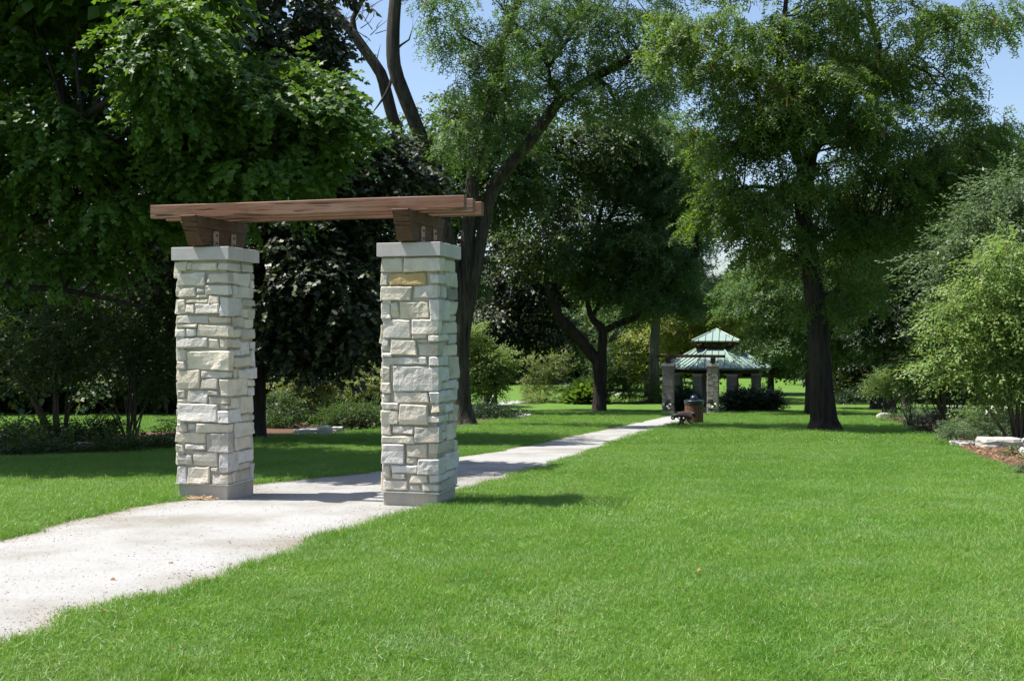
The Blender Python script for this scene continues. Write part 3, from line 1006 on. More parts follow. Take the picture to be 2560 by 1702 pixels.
def gazebo():
    D = 69.5
    x = (1790.6 - 1280) / FPX * D
    R = thing('gazebo', 'octagonal stone-columned gazebo with a two-tier green metal roof beyond the far gateway', 'gazebo', (x, D, gz(D)), -0.22)
    # floor
    n8 = [(math.radians(22.5 + 45 * k)) for k in range(8)]
    m = MB()
    m.prism([(3.1 * math.cos(a), 3.1 * math.sin(a)) for a in n8], lambda p, t: (p[0], p[1], t), -0.3, 0.04)
    m.build('floor', MAT['slab'], R)
    for k, a in enumerate(n8):
        cx, cy = 2.62 * math.cos(a), 2.62 * math.sin(a)
        c = MB().box(-0.27, 0.27, -0.27, 0.27, 0.0, 2.34).build('column', MAT['mortar'], R)
        c.location = (cx, cy, 0)
        MB().box(-0.31, 0.31, -0.31, 0.31, 2.22, 2.336, 0.004).build('cap_slab', MAT['cap'], c)
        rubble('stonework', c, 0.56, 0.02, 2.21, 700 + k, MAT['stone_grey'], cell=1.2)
    # ring beams
    for k in range(8):
        a0, a1 = n8[k], n8[(k + 1) % 8]
        def pt(r, a, z):
            return (r * math.cos(a), r * math.sin(a), z)
        m = MB()
        V = [pt(2.52, a0, 2.36), pt(2.52, a1, 2.36), pt(2.80, a1, 2.36), pt(2.80, a0, 2.36), pt(2.52, a0, 2.66), pt(2.52, a1, 2.66), pt(2.80, a1, 2.66), pt(2.80, a0, 2.66)]
        m.add(V, [(0, 1, 2, 3), (7, 6, 5, 4), (0, 4, 5, 1), (1, 5, 6, 2), (2, 6, 7, 3), (3, 7, 4, 0)])
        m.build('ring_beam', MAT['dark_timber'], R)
    # lower roof: eight facets
    re, rt, ze, zt = 3.52, 1.28, 2.70, 3.80
    for k in range(8):
        a0, a1 = n8[k], n8[(k + 1) % 8]
        E0 = np.array((re * math.cos(a0), re * math.sin(a0), ze)); E1 = np.array((re * math.cos(a1), re * math.sin(a1), ze))
        T0 = np.array((rt * math.cos(a0), rt * math.sin(a0), zt)); T1 = np.array((rt * math.cos(a1), rt * math.sin(a1), zt))
        nrm = np.cross(E1 - E0, T0 - E0); nrm /= np.linalg.norm(nrm)
        d = nrm * 0.05
        m = MB()
        V = [E0, E1, T1, T0, E0 - d, E1 - d, T1 - d, T0 - d]
        m.add(V, [(0, 1, 2, 3), (7, 6, 5, 4), (0, 4, 5, 1), (2, 6, 7, 3)])
        f = m.build('roof_panel', MAT['roof'], R)
        fv = np.array((0, 0, -0.10))
        m = MB(); q = 0.004
        V = [E0 * (1 + q), E1 * (1 + q), E1 * (1 + q) + fv, E0 * (1 + q) + fv, E0 * (1 - q) , E1 * (1 - q), E1 * (1 - q) + fv, E0 * (1 - q) + fv]
        m.add(V, [(0, 3, 2, 1), (4, 5, 6, 7), (3, 7, 6, 2), (0, 1, 5, 4)])
        m.build('fascia', MAT['seam'], f)
        e = E1 - E0; L = np.linalg.norm(e); e /= L
        up = (T0 + T1) / 2 - (E0 + E1) / 2
        half_t = np.linalg.norm(T1 - T0) / 2
        nse = 7
        for j in range(1, nse):
            s = L * j / nse
            b = abs(s - L / 2)
            frac = 1.0 if b < half_t else (L / 2 - b) / (L / 2 - half_t)
            p0 = E0 + e * s; p1 = p0 + up * frac * 0.985
            w = e * 0.016; hh = nrm * 0.05
            V = [p0 - w, p0 + w, p1 + w, p1 - w, p0 - w + hh, p0 + w + hh, p1 + w + hh, p1 - w + hh]
            mm = MB().add(V, [(4, 5, 6, 7), (0, 1, 5, 4), (1, 2, 6, 5), (2, 3, 7, 6), (3, 0, 4, 7)])
            mm.build('seam', MAT['seam'], f)
        mm = MB().tube([E0 + nrm * 0.01, T0 + nrm * 0.01], [0.065, 0.065], 6)
        mm.build('ridge_cap', MAT['ridge'], f)
    # lantern
    m = MB()
    m.prism([(1.30 * math.cos(a), 1.30 * math.sin(a)) for a in n8], lambda p, t: (p[0], p[1], t), 3.70, 3.92)
    m.build('curb', MAT['dark_timber'], R)
    for sx in (-1, 1):
        for sy in (-1, 1):
            MB().box(sx * 0.88 - 0.10, sx * 0.88 + 0.10, sy * 0.88 - 0.10, sy * 0.88 + 0.10, 3.9, 4.26, 0.006).build('post', MAT['dark_timber'], R)
    ax, ze, za = 1.42, 4.30, 5.02
    for s in (-1, 1):
        MB().box(-1.55, 1.55, s * 0.88 - 0.07, s * 0.88 + 0.07, 4.16, 4.262).build('rafter', MAT['rafter'], R)
        MB().box(s * 0.88 - 0.07, s * 0.88 + 0.07, -1.55, 1.55, 4.05, 4.157).build('rafter', MAT['rafter'], R)
    top = np.array((0, 0, za))
    cs = [(-ax, -ax), (ax, -ax), (ax, ax), (-ax, ax)]
    for k in range(4):
        E0 = np.array((*cs[k], ze)); E1 = np.array((*cs[(k + 1) % 4], ze))
        nrm = np.cross(E1 - E0, top - E0); nrm /= np.linalg.norm(nrm)
        d = np.array((0, 0, -0.06))
        m = MB().add([E0, E1, top, E0 + d, E1 + d, top + d], [(0, 1, 2), (5, 4, 3), (0, 3, 4, 1)])
        f = m.build('roof_panel', MAT['roof'], R)
        e = E1 - E0; L = np.linalg.norm(e); e /= L
        up = top - (E0 + E1) / 2
        for j in range(1, 7):
            s = L * j / 7.0
            frac = 1 - abs(s - L / 2) / (L / 2)
            p0 = E0 + e * s; p1 = p0 + up * frac * 0.97
            w = e * 0.016; hh = nrm * 0.045
            V = [p0 - w, p0 + w, p1 + w, p1 - w, p0 - w + hh, p0 + w + hh, p1 + w + hh, p1 - w + hh]
            MB().add(V, [(4, 5, 6, 7), (0, 1, 5, 4), (1, 2, 6, 5), (2, 3, 7, 6), (3, 0, 4, 7)]).build('seam', MAT['seam'], f)
        MB().tube([E0 + nrm * 0.01, top], [0.07, 0.05], 6).build('ridge_cap', MAT['ridge'], f)
    MB().box(-1.30, 1.30, -1.30, 1.30, 4.262, 4.285).build('soffit', MAT['dark_timber'], R)


gazebo()


def litter_bin():
    p = at(1598, 977.5)
    R = thing('litter_bin', 'round litter bin of brown wooden slats with a dark domed lid beside the bench', 'litter bin', p, 0.2)
    R.scale = (0.96, 0.96, 0.92)
    MB().lathe([(0.29, -0.1), (0.29, 0.80)], 20).build('liner', MAT['iron'], R)
    n = 20
    sm = None
    for k in range(n):
        a = 2 * math.pi * k / n
        if sm is None:
            m = MB().box(0.30, 0.335, -0.046, 0.046, 0.02, 0.79, 0.006)
            o = m.build('slat', MAT['slat'], R); sm = o.data
        else:
            o = obj('slat', sm, R)
        o.rotation_euler = (0, 0, a)
    lid = MB().lathe([(0.352, 0.78), (0.356, 0.79), (0.356, 0.895), (0.385, 0.905), (0.385, 0.925), (0.33, 0.945), (0.17, 0.95)], 28).build('lid', MAT['lid'], R, True)
    MB().lathe([(0.150, 0.945), (0.150, 0.99), (0.138, 1.05), (0.105, 1.095), (0.055, 1.122), (0.002, 1.13)], 20).build('dome', MAT['lid'], lid, True)


litter_bin()


def bench():
    e = at(1569, 983)
    p = (e[0] + 0.19, e[1] + 0.72, gz(e[1] + 0.72))
    R = thing('park_bench', 'backless slatted bench with black scrolled iron ends on the path edge', 'bench', p, -0.26)
    prof = lambda x: 0.415 - 0.6 * x * x
    for k in range(6):
        x = -0.22 + 0.088 * k
        z = prof(x)
        m = MB().box(-0.85, 0.85, -0.036, 0.036, -0.018, 0.018, 0.004)
        o = m.build('slat', MAT['bench_slat'], R)
        o.location = (x, 0, z + 0.02)
        o.rotation_euler = (0, 0, math.pi / 2)
    for y in (-0.70, 0.70):
        m = MB()
        xs = np.linspace(-0.27, 0.27, 13)
        m.tube([(x, y, prof(x) - 0.03) for x in xs], [0.028] * 13, 8)
        for s in (-1, 1):
            # scroll
            m.tube([(s * (0.275 + 0.045 * math.cos(t)), y, 0.335 + 0.045 * math.sin(t)) for t in np.linspace(1.6, -4.0, 14)], list(np.linspace(0.026, 0.03, 14)), 8)
            # curved foot and brace
            m.tube([(s * 0.02, y, 0.37), (s * 0.03, y, 0.26), (s * 0.05, y, 0.17), (s * 0.11, y, 0.085), (s * 0.19, y, 0.04), (s * 0.27, y, 0.012)], [0.03, 0.03, 0.03, 0.027, 0.025, 0.028], 8)
            m.tube([(s * 0.03, y, 0.22), (s * 0.07, y, 0.29), (s * 0.13, y, 0.345), (s * 0.19, y, 0.365)], [0.018] * 4, 6)
        m.build('leg_frame', MAT['iron'], R, True)
    m = MB().tube([(0, -0.70, 0.20), (0, 0.70, 0.20)], [0.014, 0.014], 8)
    m.build('stretcher', MAT['iron'], R)


bench()


def small_far_things():
    p = at(1880 / 4.718 / DK + 1560 / DK, (780 + 772 / 4.718) / DK)
    R = thing('picnic_bench', 'low brown bench at the far edge of the sunny lawn right of the gazebo', 'bench', p, 0.05)
    for y in (-0.12, 0.12):
        MB().box(-0.75, 0.75, y - 0.11, y + 0.11, 0.40, 0.45, 0.006).build('plank', MAT['clay'], R)
    for x in (-0.55, 0.55):
        MB().box(x - 0.05, x + 0.05, -0.18, 0.18, -0.05, 0.40).build('leg', MAT['iron'], R)
    p = at(2012 / 4.718 / DK + 1560 / DK, (780 + 778 / 4.718) / DK)
    R = thing('wooden_planter', 'small round red-brown wooden tub at the far lawn edge', 'planter', p)
    sm = None
    for k in range(14):
        a = 2 * math.pi * k / 14
        if sm is None:
            o = MB().box(0.25, 0.28, -0.06, 0.06, -0.05, 0.42, 0.004).build('stave', MAT['clay'], R); sm = o.data
        else:
            o = obj('stave', sm, R)
        o.rotation_euler = (0, 0, a)
    MB().lathe([(0.25, 0.0), (0.25, 0.38)], 14).build('soil', MAT['mulch'], R)


small_far_things()


def boulder(name, label, cat, loc, dims, seed, boxy=0.35, rotz=0.0, group=None, mat='boulder'):
    rs = np.random.RandomState(seed)
    n = 8
    V = []; idx = {}
    F = []
    def vid(p):
        k = tuple(np.round(p, 5))
        if k not in idx:
            idx[k] = len(V); V.append(p)
        return idx[k]
    g = np.linspace(-1, 1, n + 1)
    for ax in range(3):
        for sg in (-1, 1):
            for i in range(n):
                for j in range(n):
                    q = []
                    for (a, b) in ((i, j), (i + 1, j), (i + 1, j + 1), (i, j + 1)):
                        p = [0, 0, 0]; p[ax] = sg; p[(ax + 1) % 3] = g[a]; p[(ax + 2) % 3] = g[b]
                        q.append(vid(np.array(p, float)))
                    F.append(q if sg > 0 else q[::-1])
    W = []
    off = rs.rand() * 50
    for p in V:
        d = p / np.linalg.norm(p)
        s = d * (1 - boxy) * 1.15 + p * boxy
        h = 1 + 0.16 * mnoise.noise(Vector(d * 1.5) + Vector((off, 0, 0))) + 0.08 * mnoise.noise(Vector(d * 4) + Vector((off, 3, 0)))
        # flat cleft faces
        W.append(s * h * np.array(dims) / 2 + np.array((0, 0, dims[2] * 0.42)))
    o = obj(name, new_mesh(name, np.array(W), F, MAT[mat]))
    o.location = loc; o.rotation_euler = (0, 0, rotz)
    tag(o, label, cat, group)
    return o


def flat_slab(label, loc, L, W, H, seed, rotz):
    rs = random.Random(seed)
    n = 16
    out = []
    for k in range(n):
        a = 2 * math.pi * k / n
        c, s = math.cos(a), math.sin(a)
        r = (abs(c) ** 3.5 + abs(s) ** 3.5) ** (-1 / 3.5)
        out.append((L / 2 * r * c * rs.uniform(0.93, 1.05), W / 2 * r * s * rs.uniform(0.93, 1.05)))
    V = []
    levels = [(1.0, -0.06), (1.02, H * 0.30), (1.0, H * 0.55), (1.03, H * 0.80), (0.97, H)]
    for (sc, z) in levels:
        for k, (x, y) in enumerate(out):
            j = rs.uniform(-0.025, 0.025)
            V.append((x * sc + j * L * 0.3, y * sc + j * W * 0.3, z + (rs.uniform(-0.018, 0.018) if z > 0 else 0)))
    F = []
    for l in range(len(levels) - 1):
        for k in range(n):
            F.append((l * n + k, l * n + (k + 1) % n, (l + 1) * n + (k + 1) % n, (l + 1) * n + k))
    top = (len(levels) - 1) * n
    V.append((0, 0, H * 1.03)); c = len(V) - 1
    for k in range(n):
        F.append((top + k, top + (k + 1) % n, c))
    o = obj('stone_slab', new_mesh('stone_slab', np.array(V), F, MAT['boulder']))
    o.location = loc; o.rotation_euler = (0, 0, rotz)
    return tag(o, label, 'rock')


q = at(2238, 1030)
flat_slab('thin flat grey stone slab at the lawn corner of the mulch bed', q + np.array((0.03, 0.32, 0)), 0.62, 0.6, 0.10, 3, 0.1)
q = at(2318, 1037)
flat_slab('thicker pale stone slab lying beside the thin slab on the mulch', q + np.array((0.0, 0.36, 0)), 0.80, 0.7, 0.20, 5, -0.05)
q = at(2300, 968)
boulder('boulder', 'big sunlit pale boulder under the shrub stems at the right edge', 'rock', q + np.array((0.1, 0.3, 0)), (0.9, 0.7, 0.6), 11, 0.3)
boulder('boulder', 'dark low rock at the back end of the right-hand bed', 'rock', at(2036, 966), (0.55, 0.45, 0.3), 12, 0.3)
boulder('boulder', 'long low grey rock at the edge of the shaded bed between the pillars', 'rock', at(708, 1002), (0.7, 0.45, 0.18), 13, 0.6)
boulder('boulder', 'rounded pale rock in the middle of the shaded bed between the pillars', 'rock', at(748, 1003), (0.36, 0.34, 0.28), 14, 0.3)
boulder('boulder', 'small square brown rock right of the rounded pale rock', 'rock', at(776, 1000), (0.30, 0.28, 0.22), 15, 0.8)
boulder('boulder', 'grey rock half hidden under the left shrubs', 'rock', at(195, 1032), (0.42, 0.35, 0.14), 16, 0.4)
boulder('boulder', 'long flat rock left of the left pillar in shade', 'rock', at(372, 1022), (0.6, 0.35, 0.18), 17, 0.6)
boulder('boulder', 'flat rock at the tip of the creeping juniper', 'rock', at(1203, 963), (0.75, 0.5, 0.22), 18, 0.6)

# ================================================================== VEGETATION
MAPLE = np.array([(0, .02), (.36, -.10), (.38, .14), (.64, .40), (.40, .48), (.22, .70), (0, 1.0), (-.22, .70), (-.40, .48), (-.64, .40), (-.38, .14), (-.36, -.10)])
MAPLE5 = np.array([(0, 0), (.46, .02), (.62, .42), (.30, .56), (0, 1.0), (-.30, .56), (-.62, .42), (-.46, .02)])
OVAL = np.array([(0, 0), (.24, .42), (0, 1.0), (-.24, .42)])
OVALW = np.array([(0, 0), (.36, .42), (0, 1.0), (-.36, .42)])
OVAL6 = np.array([(0, 0), (.22, .22), (.24, .58), (0, 1.0), (-.24, .58), (-.22, .22)])
SLIM = np.array([(-.14, 0), (.14, 0), (.10, 1.0), (-.10, 1.0)])


def frame(d, nrm):
    d = d / (np.linalg.norm(d) + 1e-9)
    r = np.cross(d, nrm); r /= np.linalg.norm(r) + 1e-9
    n = np.cross(r, d)
    return r, d, n


def spray_simple(rs, n, L, outline, size, droop=0.25, spread=(25, 80), tilt=0.45, hang=0.35):
    out = []
    for i in range(n):
        t = (i + rs.rand()) / n
        p = np.array((L * t, 0, -droop * L * t * t))
        s = 1 if i % 2 else -1
        a = math.radians(s * rs.uniform(*spread)) if t < 0.93 else rs.uniform(-.4, .4)
        d = np.array((math.cos(a), math.sin(a), -rs.uniform(0.0, 2 * hang)))
        r, d, nn = frame(d, np.array((rs.normal(0, tilt), rs.normal(0, tilt), 1.0)))
        k = size * rs.uniform(0.65, 1.15)
        p = p + d * k * 0.25 + np.array((0, 0, rs.normal(0, 0.04 * L)))
        bend = rs.uniform(-0.05, 0.22)
        V = [p + k * (x * r + y * d - bend * (abs(x) + y * y * 0.6) * nn) for x, y in outline]
        out.append(V)
    return np.array(out)


def spray_locust(rs, L=0.75, nf=12, fl=0.24, q=5, leaf=(0.075, 0.030), droop=0.45):
    """a twig of feathery compound leaves"""
    out = []
    for i in range(nf):
        t = (i + rs.rand()) / nf
        p = np.array((L * t, 0, -droop * L * t * t + rs.normal(0, 0.03)))
        s = 1 if i % 2 else -1
        a = math.radians(s * rs.uniform(20, 85))
        d = np.array((math.cos(a), math.sin(a), -rs.uniform(0.15, 0.9)))
        r, d, nn = frame(d, np.array((rs.normal(0, .5), rs.normal(0, .5), 1.0)))
        f = fl * rs.uniform(0.7, 1.2)
        for j in range(q):
            u = (j + 0.7) / q
            c = p + d * f * u + np.array((0, 0, -0.25 * f * u * u))
            s2 = 1 if j % 2 else -1
            e = d * 0.35 + r * s2 + nn * rs.normal(0, 0.3)
            e /= np.linalg.norm(e)
            w = np.cross(e, nn); w /= np.linalg.norm(w)
            l, h = leaf[0] * rs.uniform(.75, 1.2), leaf[1]
            b = c - e * 0.012
            out.append([b - w * h * 0.62, b + e * l * 1.12, b + w * h * 0.62])
    return np.array(out)


def templates(kind_, seed, n=5, size=1.0):
    rs = np.random.RandomState(seed)
    T = []
    for _ in range(n):
        if kind_ == 'maple':
            T.append(spray_simple(rs, 12, 0.40 * size, MAPLE5, 0.078 * size, 0.3, (25, 75), 0.4, 0.5))
        elif kind_ == 'maple_dark':
            T.append(spray_simple(rs, 12, 0.56 * size, MAPLE5, 0.112 * size, 0.3, (25, 75), 0.4, 0.5))
        elif kind_ == 'maple_far':
            T.append(spray_simple(rs, 9, 0.75 * size, OVALW, 0.24 * size, 0.3, (25, 80), 0.4, 0.5))
        elif kind_ == 'locust':
            T.append(spray_locust(rs, 0.80 * size, 10, 0.27 * size, 5, (0.105 * size, 0.043 * size)))
        elif kind_ == 'locust_far':
            T.append(spray_locust(rs, 0.9 * size, 9, 0.34 * size, 4, (0.15 * size, 0.060 * size)))
        elif kind_ == 'shrub':
            T.append(spray_simple(rs, 14, 0.36 * size, OVAL, 0.085 * size, 0.2, (20, 75), 0.45, 0.25))
        elif kind_ == 'arch':
            T.append(spray_simple(rs, 20, 0.80 * size, OVAL, 0.105 * size, 0.25, (25, 60), 0.35, 0.3))
        elif kind_ == 'fine':
            T.append(spray_simple(rs, 16, 0.30 * size, OVAL, 0.055 * size, 0.15, (20, 70), 0.5, 0.2))
        elif kind_ == 'blade':
            T.append(spray_simple(rs, 12, 0.10 * size, SLIM, 0.55 * size, 0.0, (10, 85), 0.6, -0.9))
    return T


def place(T, pos, X, Z, sc, rs):
    """instances of spray templates merged into polygon arrays"""
    Y = np.cross(Z, X); Y /= np.linalg.norm(Y, axis=1)[:, None] + 1e-9
    Z = np.cross(X, Y)
    R = np.stack((X, Y, Z), -1)          # columns
    which = rs.randint(0, len(T), len(pos))
    outs = []
    for t, tt in enumerate(T):
        sel = np.where(which == t)[0]
        if len(sel) == 0:
            continue
        m, k, _ = tt.shape
        V = np.einsum('nij,kj->nki', R[sel], tt.reshape(-1, 3)) * sc[sel][:, None, None] + pos[sel][:, None, :]
        outs.append(V.reshape(-1, k, 3))
    return np.concatenate(outs)


def ellipsoid_points(rs, c, r, n, inner=0.35):
    d = rs.normal(size=(n, 3)); d /= np.linalg.norm(d, axis=1)[:, None]
    f = (inner ** 3 + (1 - inner ** 3) * rs.rand(n)) ** (1 / 3)
    return np.array(c) + d * f[:, None] * np.array(r), d


def seen_at(q):
    c_, s_ = math.cos(PITCH), math.sin(PITCH)
    z = q[2] - CAM_H
    d = q[1] * c_ + z * s_
    return (IMG_W / 2 + q[0] / d * FPX) / DK, (IMG_H / 2 - (z * c_ - q[1] * s_) / d * FPX) / DK


# openings in the canopy (centre and half size as measured from the path)
OPENINGS = [(1668, 575, 62, 66), (845, 120, 95, 170), (975, 150, 42, 150), (1610, 235, 40, 34), (2300, 190, 62, 78), (1840, 350, 62, 62), (1740, 60, 26, 50), (2110, 60, 20, 40), (1365, 480, 24, 16)]


def foliage(rs, T, ells, per_clump, clump_r, flat=0.6, droop=0.25, sc=(0.8, 1.2), inner=0.35, zmin=None):
    """ells: (centre, radii, number of clumps). Returns leaf polygons and the clump centres"""
    P, X, Z = [], [], []
    cents = []
    for c, r, n in ells:
        cp, cd = ellipsoid_points(rs, c, r, n, inner)
        for q, dd in zip(cp, cd):
            if zmin is not None and q[2] < zmin:
                continue
            if q[1] > 26:
                sx, sy = seen_at(q)
                if any(((sx - ox) / ow) ** 2 + ((sy - oy) / oh) ** 2 < 1 for ox, oy, ow, oh in OPENINGS):
                    continue
            cents.append(q)
            k = max(2, int(per_clump * rs.uniform(0.6, 1.4)))
            cr = clump_r * rs.uniform(0.65, 1.35)
            d = rs.normal(size=(k, 3))
            d += 0.35 * dd
            d[:, 2] = d[:, 2] * 0.8 + 0.25
            d /= np.linalg.norm(d, axis=1)[:, None]
            f = rs.uniform(0.15, 0.9, k)
            p = q + d * f[:, None] * cr * np.array((1, 1, flat))
            x = d.copy(); x += 0.5 * dd; x[:, 2] = x[:, 2] * 0.4 - droop + rs.normal(0, 0.2, k)
            x /= np.linalg.norm(x, axis=1)[:, None]
            z = rs.normal(0, 0.3, (k, 3)); z[:, 2] += 1.0
            P.append(p); X.append(x); Z.append(z)
    P = np.concatenate(P); X = np.concatenate(X); Z = np.concatenate(Z)
    s = rs.uniform(sc[0], sc[1], len(P))
    return place(T, P, X, Z, s, rs), np.array(cents)


def leaf_obj(name, polys, mat, parent, origin):
    m, k, _ = polys.shape
    V = polys.reshape(-1, 3) - np.array(origin)
    F = np.arange(m * k, dtype=np.int32).reshape(m, k)
    o = obj(name, new_mesh(name, V, F, mat), parent)
    return o


class Wood:
    def __init__(self):
        self.V = []; self.F = []; self.n = 0
        self.skel = []            # points of thick limbs, with radii

    def limb(self, P, R, sides=10, step=0.35, bark=0.05, seed=0, skel=True):
        Q, S = smooth_path(P, R, step)
        V, F = tube_arrays(Q, S, sides, bark, seed)
        self.V.append(V); self.F.append(F + self.n); self.n += len(V)
        if skel:
            self.skel.append(np.column_stack((Q, S)))
        return Q, S

    def twigs_to(self, cents, rs, r0=0.05, frac=1.0, sag=0.08, sides=5, maxlen=6.0):
        if not self.skel:
            return
        K = np.concatenate(self.skel)
        for q in cents:
            if rs.rand() > frac:
                continue
            d = K[:, :3] - q
            w = np.linalg.norm(d, axis=1) + 0.9 * np.maximum(0, K[:, 2] - q[2] + 0.3)
            i = int(np.argmin(w))
            L = np.linalg.norm(d[i])
            if L < 0.15 or L > maxlen:
                continue
            a = K[i, :3]
            r = min(K[i, 3] * 0.6, r0 * (0.5 + 0.25 * L))
            m1 = a * 0.66 + q * 0.34 + rs.normal(0, 0.08 * L, 3) + np.array((0, 0, sag * L))
            m2 = a * 0.30 + q * 0.70 + rs.normal(0, 0.07 * L, 3) + np.array((0, 0, sag * L))
            self.limb([a, m1, m2, q], [r, r * 0.7, r * 0.45, r * 0.15], sides, max(0.3, L / 6), 0.0, 0, True)

    def obj(self, name, mat, parent, origin):
        V = np.concatenate(self.V) - np.array(origin)
        F = np.concatenate(self.F)
        return obj(name, new_mesh(name, V, F, mat, True), parent)


def limb_px(pts, D, widths, dd=None):
    """polyline measured on the photograph at distance D, widths in measured px -> world points and radii"""
    P, R = [], []
    for i, (x, y) in enumerate(pts):
        d = D + (dd[i] if dd is not None else 0)
        P.append(px(x, y, d))
        w = widths[i] if hasattr(widths, '__len__') else widths
        R.append(w * DK / FPX * d / 2)
    return P, R


def ell(xd, yd, D, rx, ry, rz, n):
    return (px(xd, yd, D), (rx, ry, rz), n)


# ------------------------------------------------------------------ the near trees
def tree_maple_near():
    rs = np.random.RandomState(101)
    b = np.array((-9.6, 18.6, gz(18.6)))
    R = thing('maple_tree', 'big bright green maple whose lit boughs fill the upper left corner', 'tree', b)
    w = Wood()
    top = b + np.array((0.3, 0.2, 11))
    w.limb([b - (0, 0, 0.3), b + (0, 0, 0.4), b + (0.1, 0, 2.5), b + (0.3, 0.1, 5.5), top], [0.42, 0.32, 0.27, 0.2, 0.05], 12, 0.35, 0.06, 3)
    ells = [ell(90, 170, 18.0, 2.6, 2.4, 2.2, 110), ell(362, 110, 14.5, 0.50, 0.55, 0.55, 22), ell(402, 190, 14.8, 0.34, 0.4, 0.40, 8), ell(420, 260, 15.6, 0.5, 0.6, 0.4, 9), ell(600, 300, 16.6, 1.30, 1.4, 1.2, 56),
            ell(735, 275, 17.0, 0.55, 0.9, 0.75, 20), ell(770, 330, 17.2, 0.35, 0.6, 0.4, 8), ell(640, 200, 17.2, 0.6, 0.8, 0.4, 10), ell(240, 420, 17.2, 2.3, 1.7, 0.75, 70), ell(560, 430, 17.2, 1.1, 1.4, 0.5, 26),
            ell(60, 560, 18.2, 1.8, 1.5, 0.7, 30), ell(230, 270, 17, 1.6, 1.6, 1.0, 44)]
    T = templates('maple', 7)
    polys, cents = foliage(rs, T, ells, 15, 0.44, 0.6, 0.35, (0.85, 1.2))
    # unseen crown above the picture, with clumps added to shade boughs and lawn
    ells2 = [ell(60, -40, 19.2, 2.2, 2.0, 0.9, 44), (b + np.array((-2.0, 0.8, 9.5)), (4.0, 3.6, 2.4), 110), (b + np.array((-1.6, -2.2, 6.6)), (2.8, 2.0, 1.5), 70),
             (b + np.array((-3.6, 3.6, 8.0)), (4.0, 3.0, 2.0), 85), (np.array((-11.3, 18.8, CAM_H + 7.0)), (3.9, 3.1, 1.1), 150), (np.array((-5.6, 16.8, CAM_H + 5.4)), (0.9, 1.3, 0.4), 50), (np.array((-7.3, 16.6, CAM_H + 5.9)), (1.6, 1.3, 0.5), 50)]
    T2 = templates('maple_far', 8)
    polys2, cents2 = foliage(rs, T2, ells2, 9, 0.62, 0.6, 0.35, (0.85, 1.2))
    leaf_obj('crown', polys2, MAT['leaf_maple'], R, b)
    for (xd, yd, D) in ((372, 150, 14.8), (600, 320, 16.8), (735, 300, 17.2), (250, 430, 17.2), (60, 480, 18), (420, 240, 15.5)):
        e = px(xd, yd, D)
        a = b + np.array((0.15, 0.05, max(2.2, (e[2] - b[2]) * 0.62)))
        w.limb([a, a * 0.62 + e * 0.38 + (0, 0, 0.25), a * 0.25 + e * 0.75 + (0, 0, 0.15), e], [0.10, 0.075, 0.05, 0.015], 7, 0.4, 0.03, 5)
    w.limb(*limb_px([(-60, 650), (60, 662), (150, 668), (260, 690), (330, 705)], 17.6, [16, 14, 12, 9, 4]), 8, 0.3, 0.04, 8)
    w.twigs_to(cents, rs, 0.03, 0.7)
    w.obj('trunk', MAT['bark_purple'], R, b)
    leaf_obj('crown', polys, MAT['leaf_maple'], R, b)


def tree_purple_near():
    rs = np.random.RandomState(102)
    b = at(598, 985); b = np.array((px(588, 900, 26.5)[0], 26.5, gz(26.5)))
    R = thing('maple_tree', 'dark purple-leaved maple with boughs hanging down between the two near pillars', 'tree', b)
    w = Wood()
    w.limb([b - (0, 0, .3), b + (0, 0, .4), b + (0.05, 0, 3), b + (0.2, 0, 6), b + (0.1, 0, 11.5)], [0.36, 0.26, 0.22, 0.17, 0.03], 12, 0.4, 0.06, 11)
    ells = [ell(610, 90, 26.5, 1.75, 2.2, 2.3, 120), ell(700, 190, 26.5, 1.0, 1.6, 1.0, 40), ell(775, 260, 26.2, 0.45, 0.9, 0.6, 12), ell(860, 400, 25, 1.0, 1.3, 1.0, 56), ell(920, 430, 25, 0.6, 0.9, 0.5, 16), ell(720, 590, 25.2, 1.35, 1.7, 1.6, 88),
            ell(800, 660, 24.6, 0.75, 1.0, 1.2, 40), ell(560, 420, 27, 2.6, 2.2, 2.4, 130), ell(500, 640, 27.5, 2.2, 1.8, 1.4, 70), ell(300, 520, 28, 2.4, 1.8, 1.6, 60), ell(640, -80, 26.5, 2.0, 2.4, 1.2, 40), ell(740, 760, 26, 1.5, 1.5, 0.8, 40)]
    ells.append((np.array((-12.8, 24.0, CAM_H + 7.5)), (3.8, 3.0, 1.5), 100))  # unseen clump up left, added to shade the left bed and shrubs
    T = templates('maple_dark', 9, 5, 1.0)
    hidden = [e for k, e in enumerate(ells) if k in (7, 8, 9, 10, 12)]
    ells = [e for k, e in enumerate(ells) if k not in (7, 8, 9, 10, 12)]
    polys, cents = foliage(rs, T, ells, 10, 0.60, 0.65, 0.35, (0.85, 1.25))
    polys2, cents2 = foliage(rs, templates('maple_far', 10, 4, .9), hidden, 8, 0.65, 0.65, 0.35)
    leaf_obj('crown', polys2, MAT['leaf_purple'], R, b)
    for (xd, yd, D) in ((700, 200, 26.4), (880, 420, 25.1), (740, 580, 25.2), (800, 680, 24.8), (480, 500, 27), (300, 520, 28)):
        e = px(xd, yd, D)
        a = b + np.array((0.1, 0, max(2.0, (e[2] - b[2]) * 0.7)))
        w.limb([a, a * 0.6 + e * 0.4 + (0, 0, 0.3), e], [0.09, 0.06, 0.015], 7, 0.4, 0.03, 5)
    w.twigs_to(cents, rs, 0.03, 0.5)
    w.obj('trunk', MAT['bark_purple'], R, b)
    leaf_obj('crown', polys, MAT['leaf_purple'], R, b)


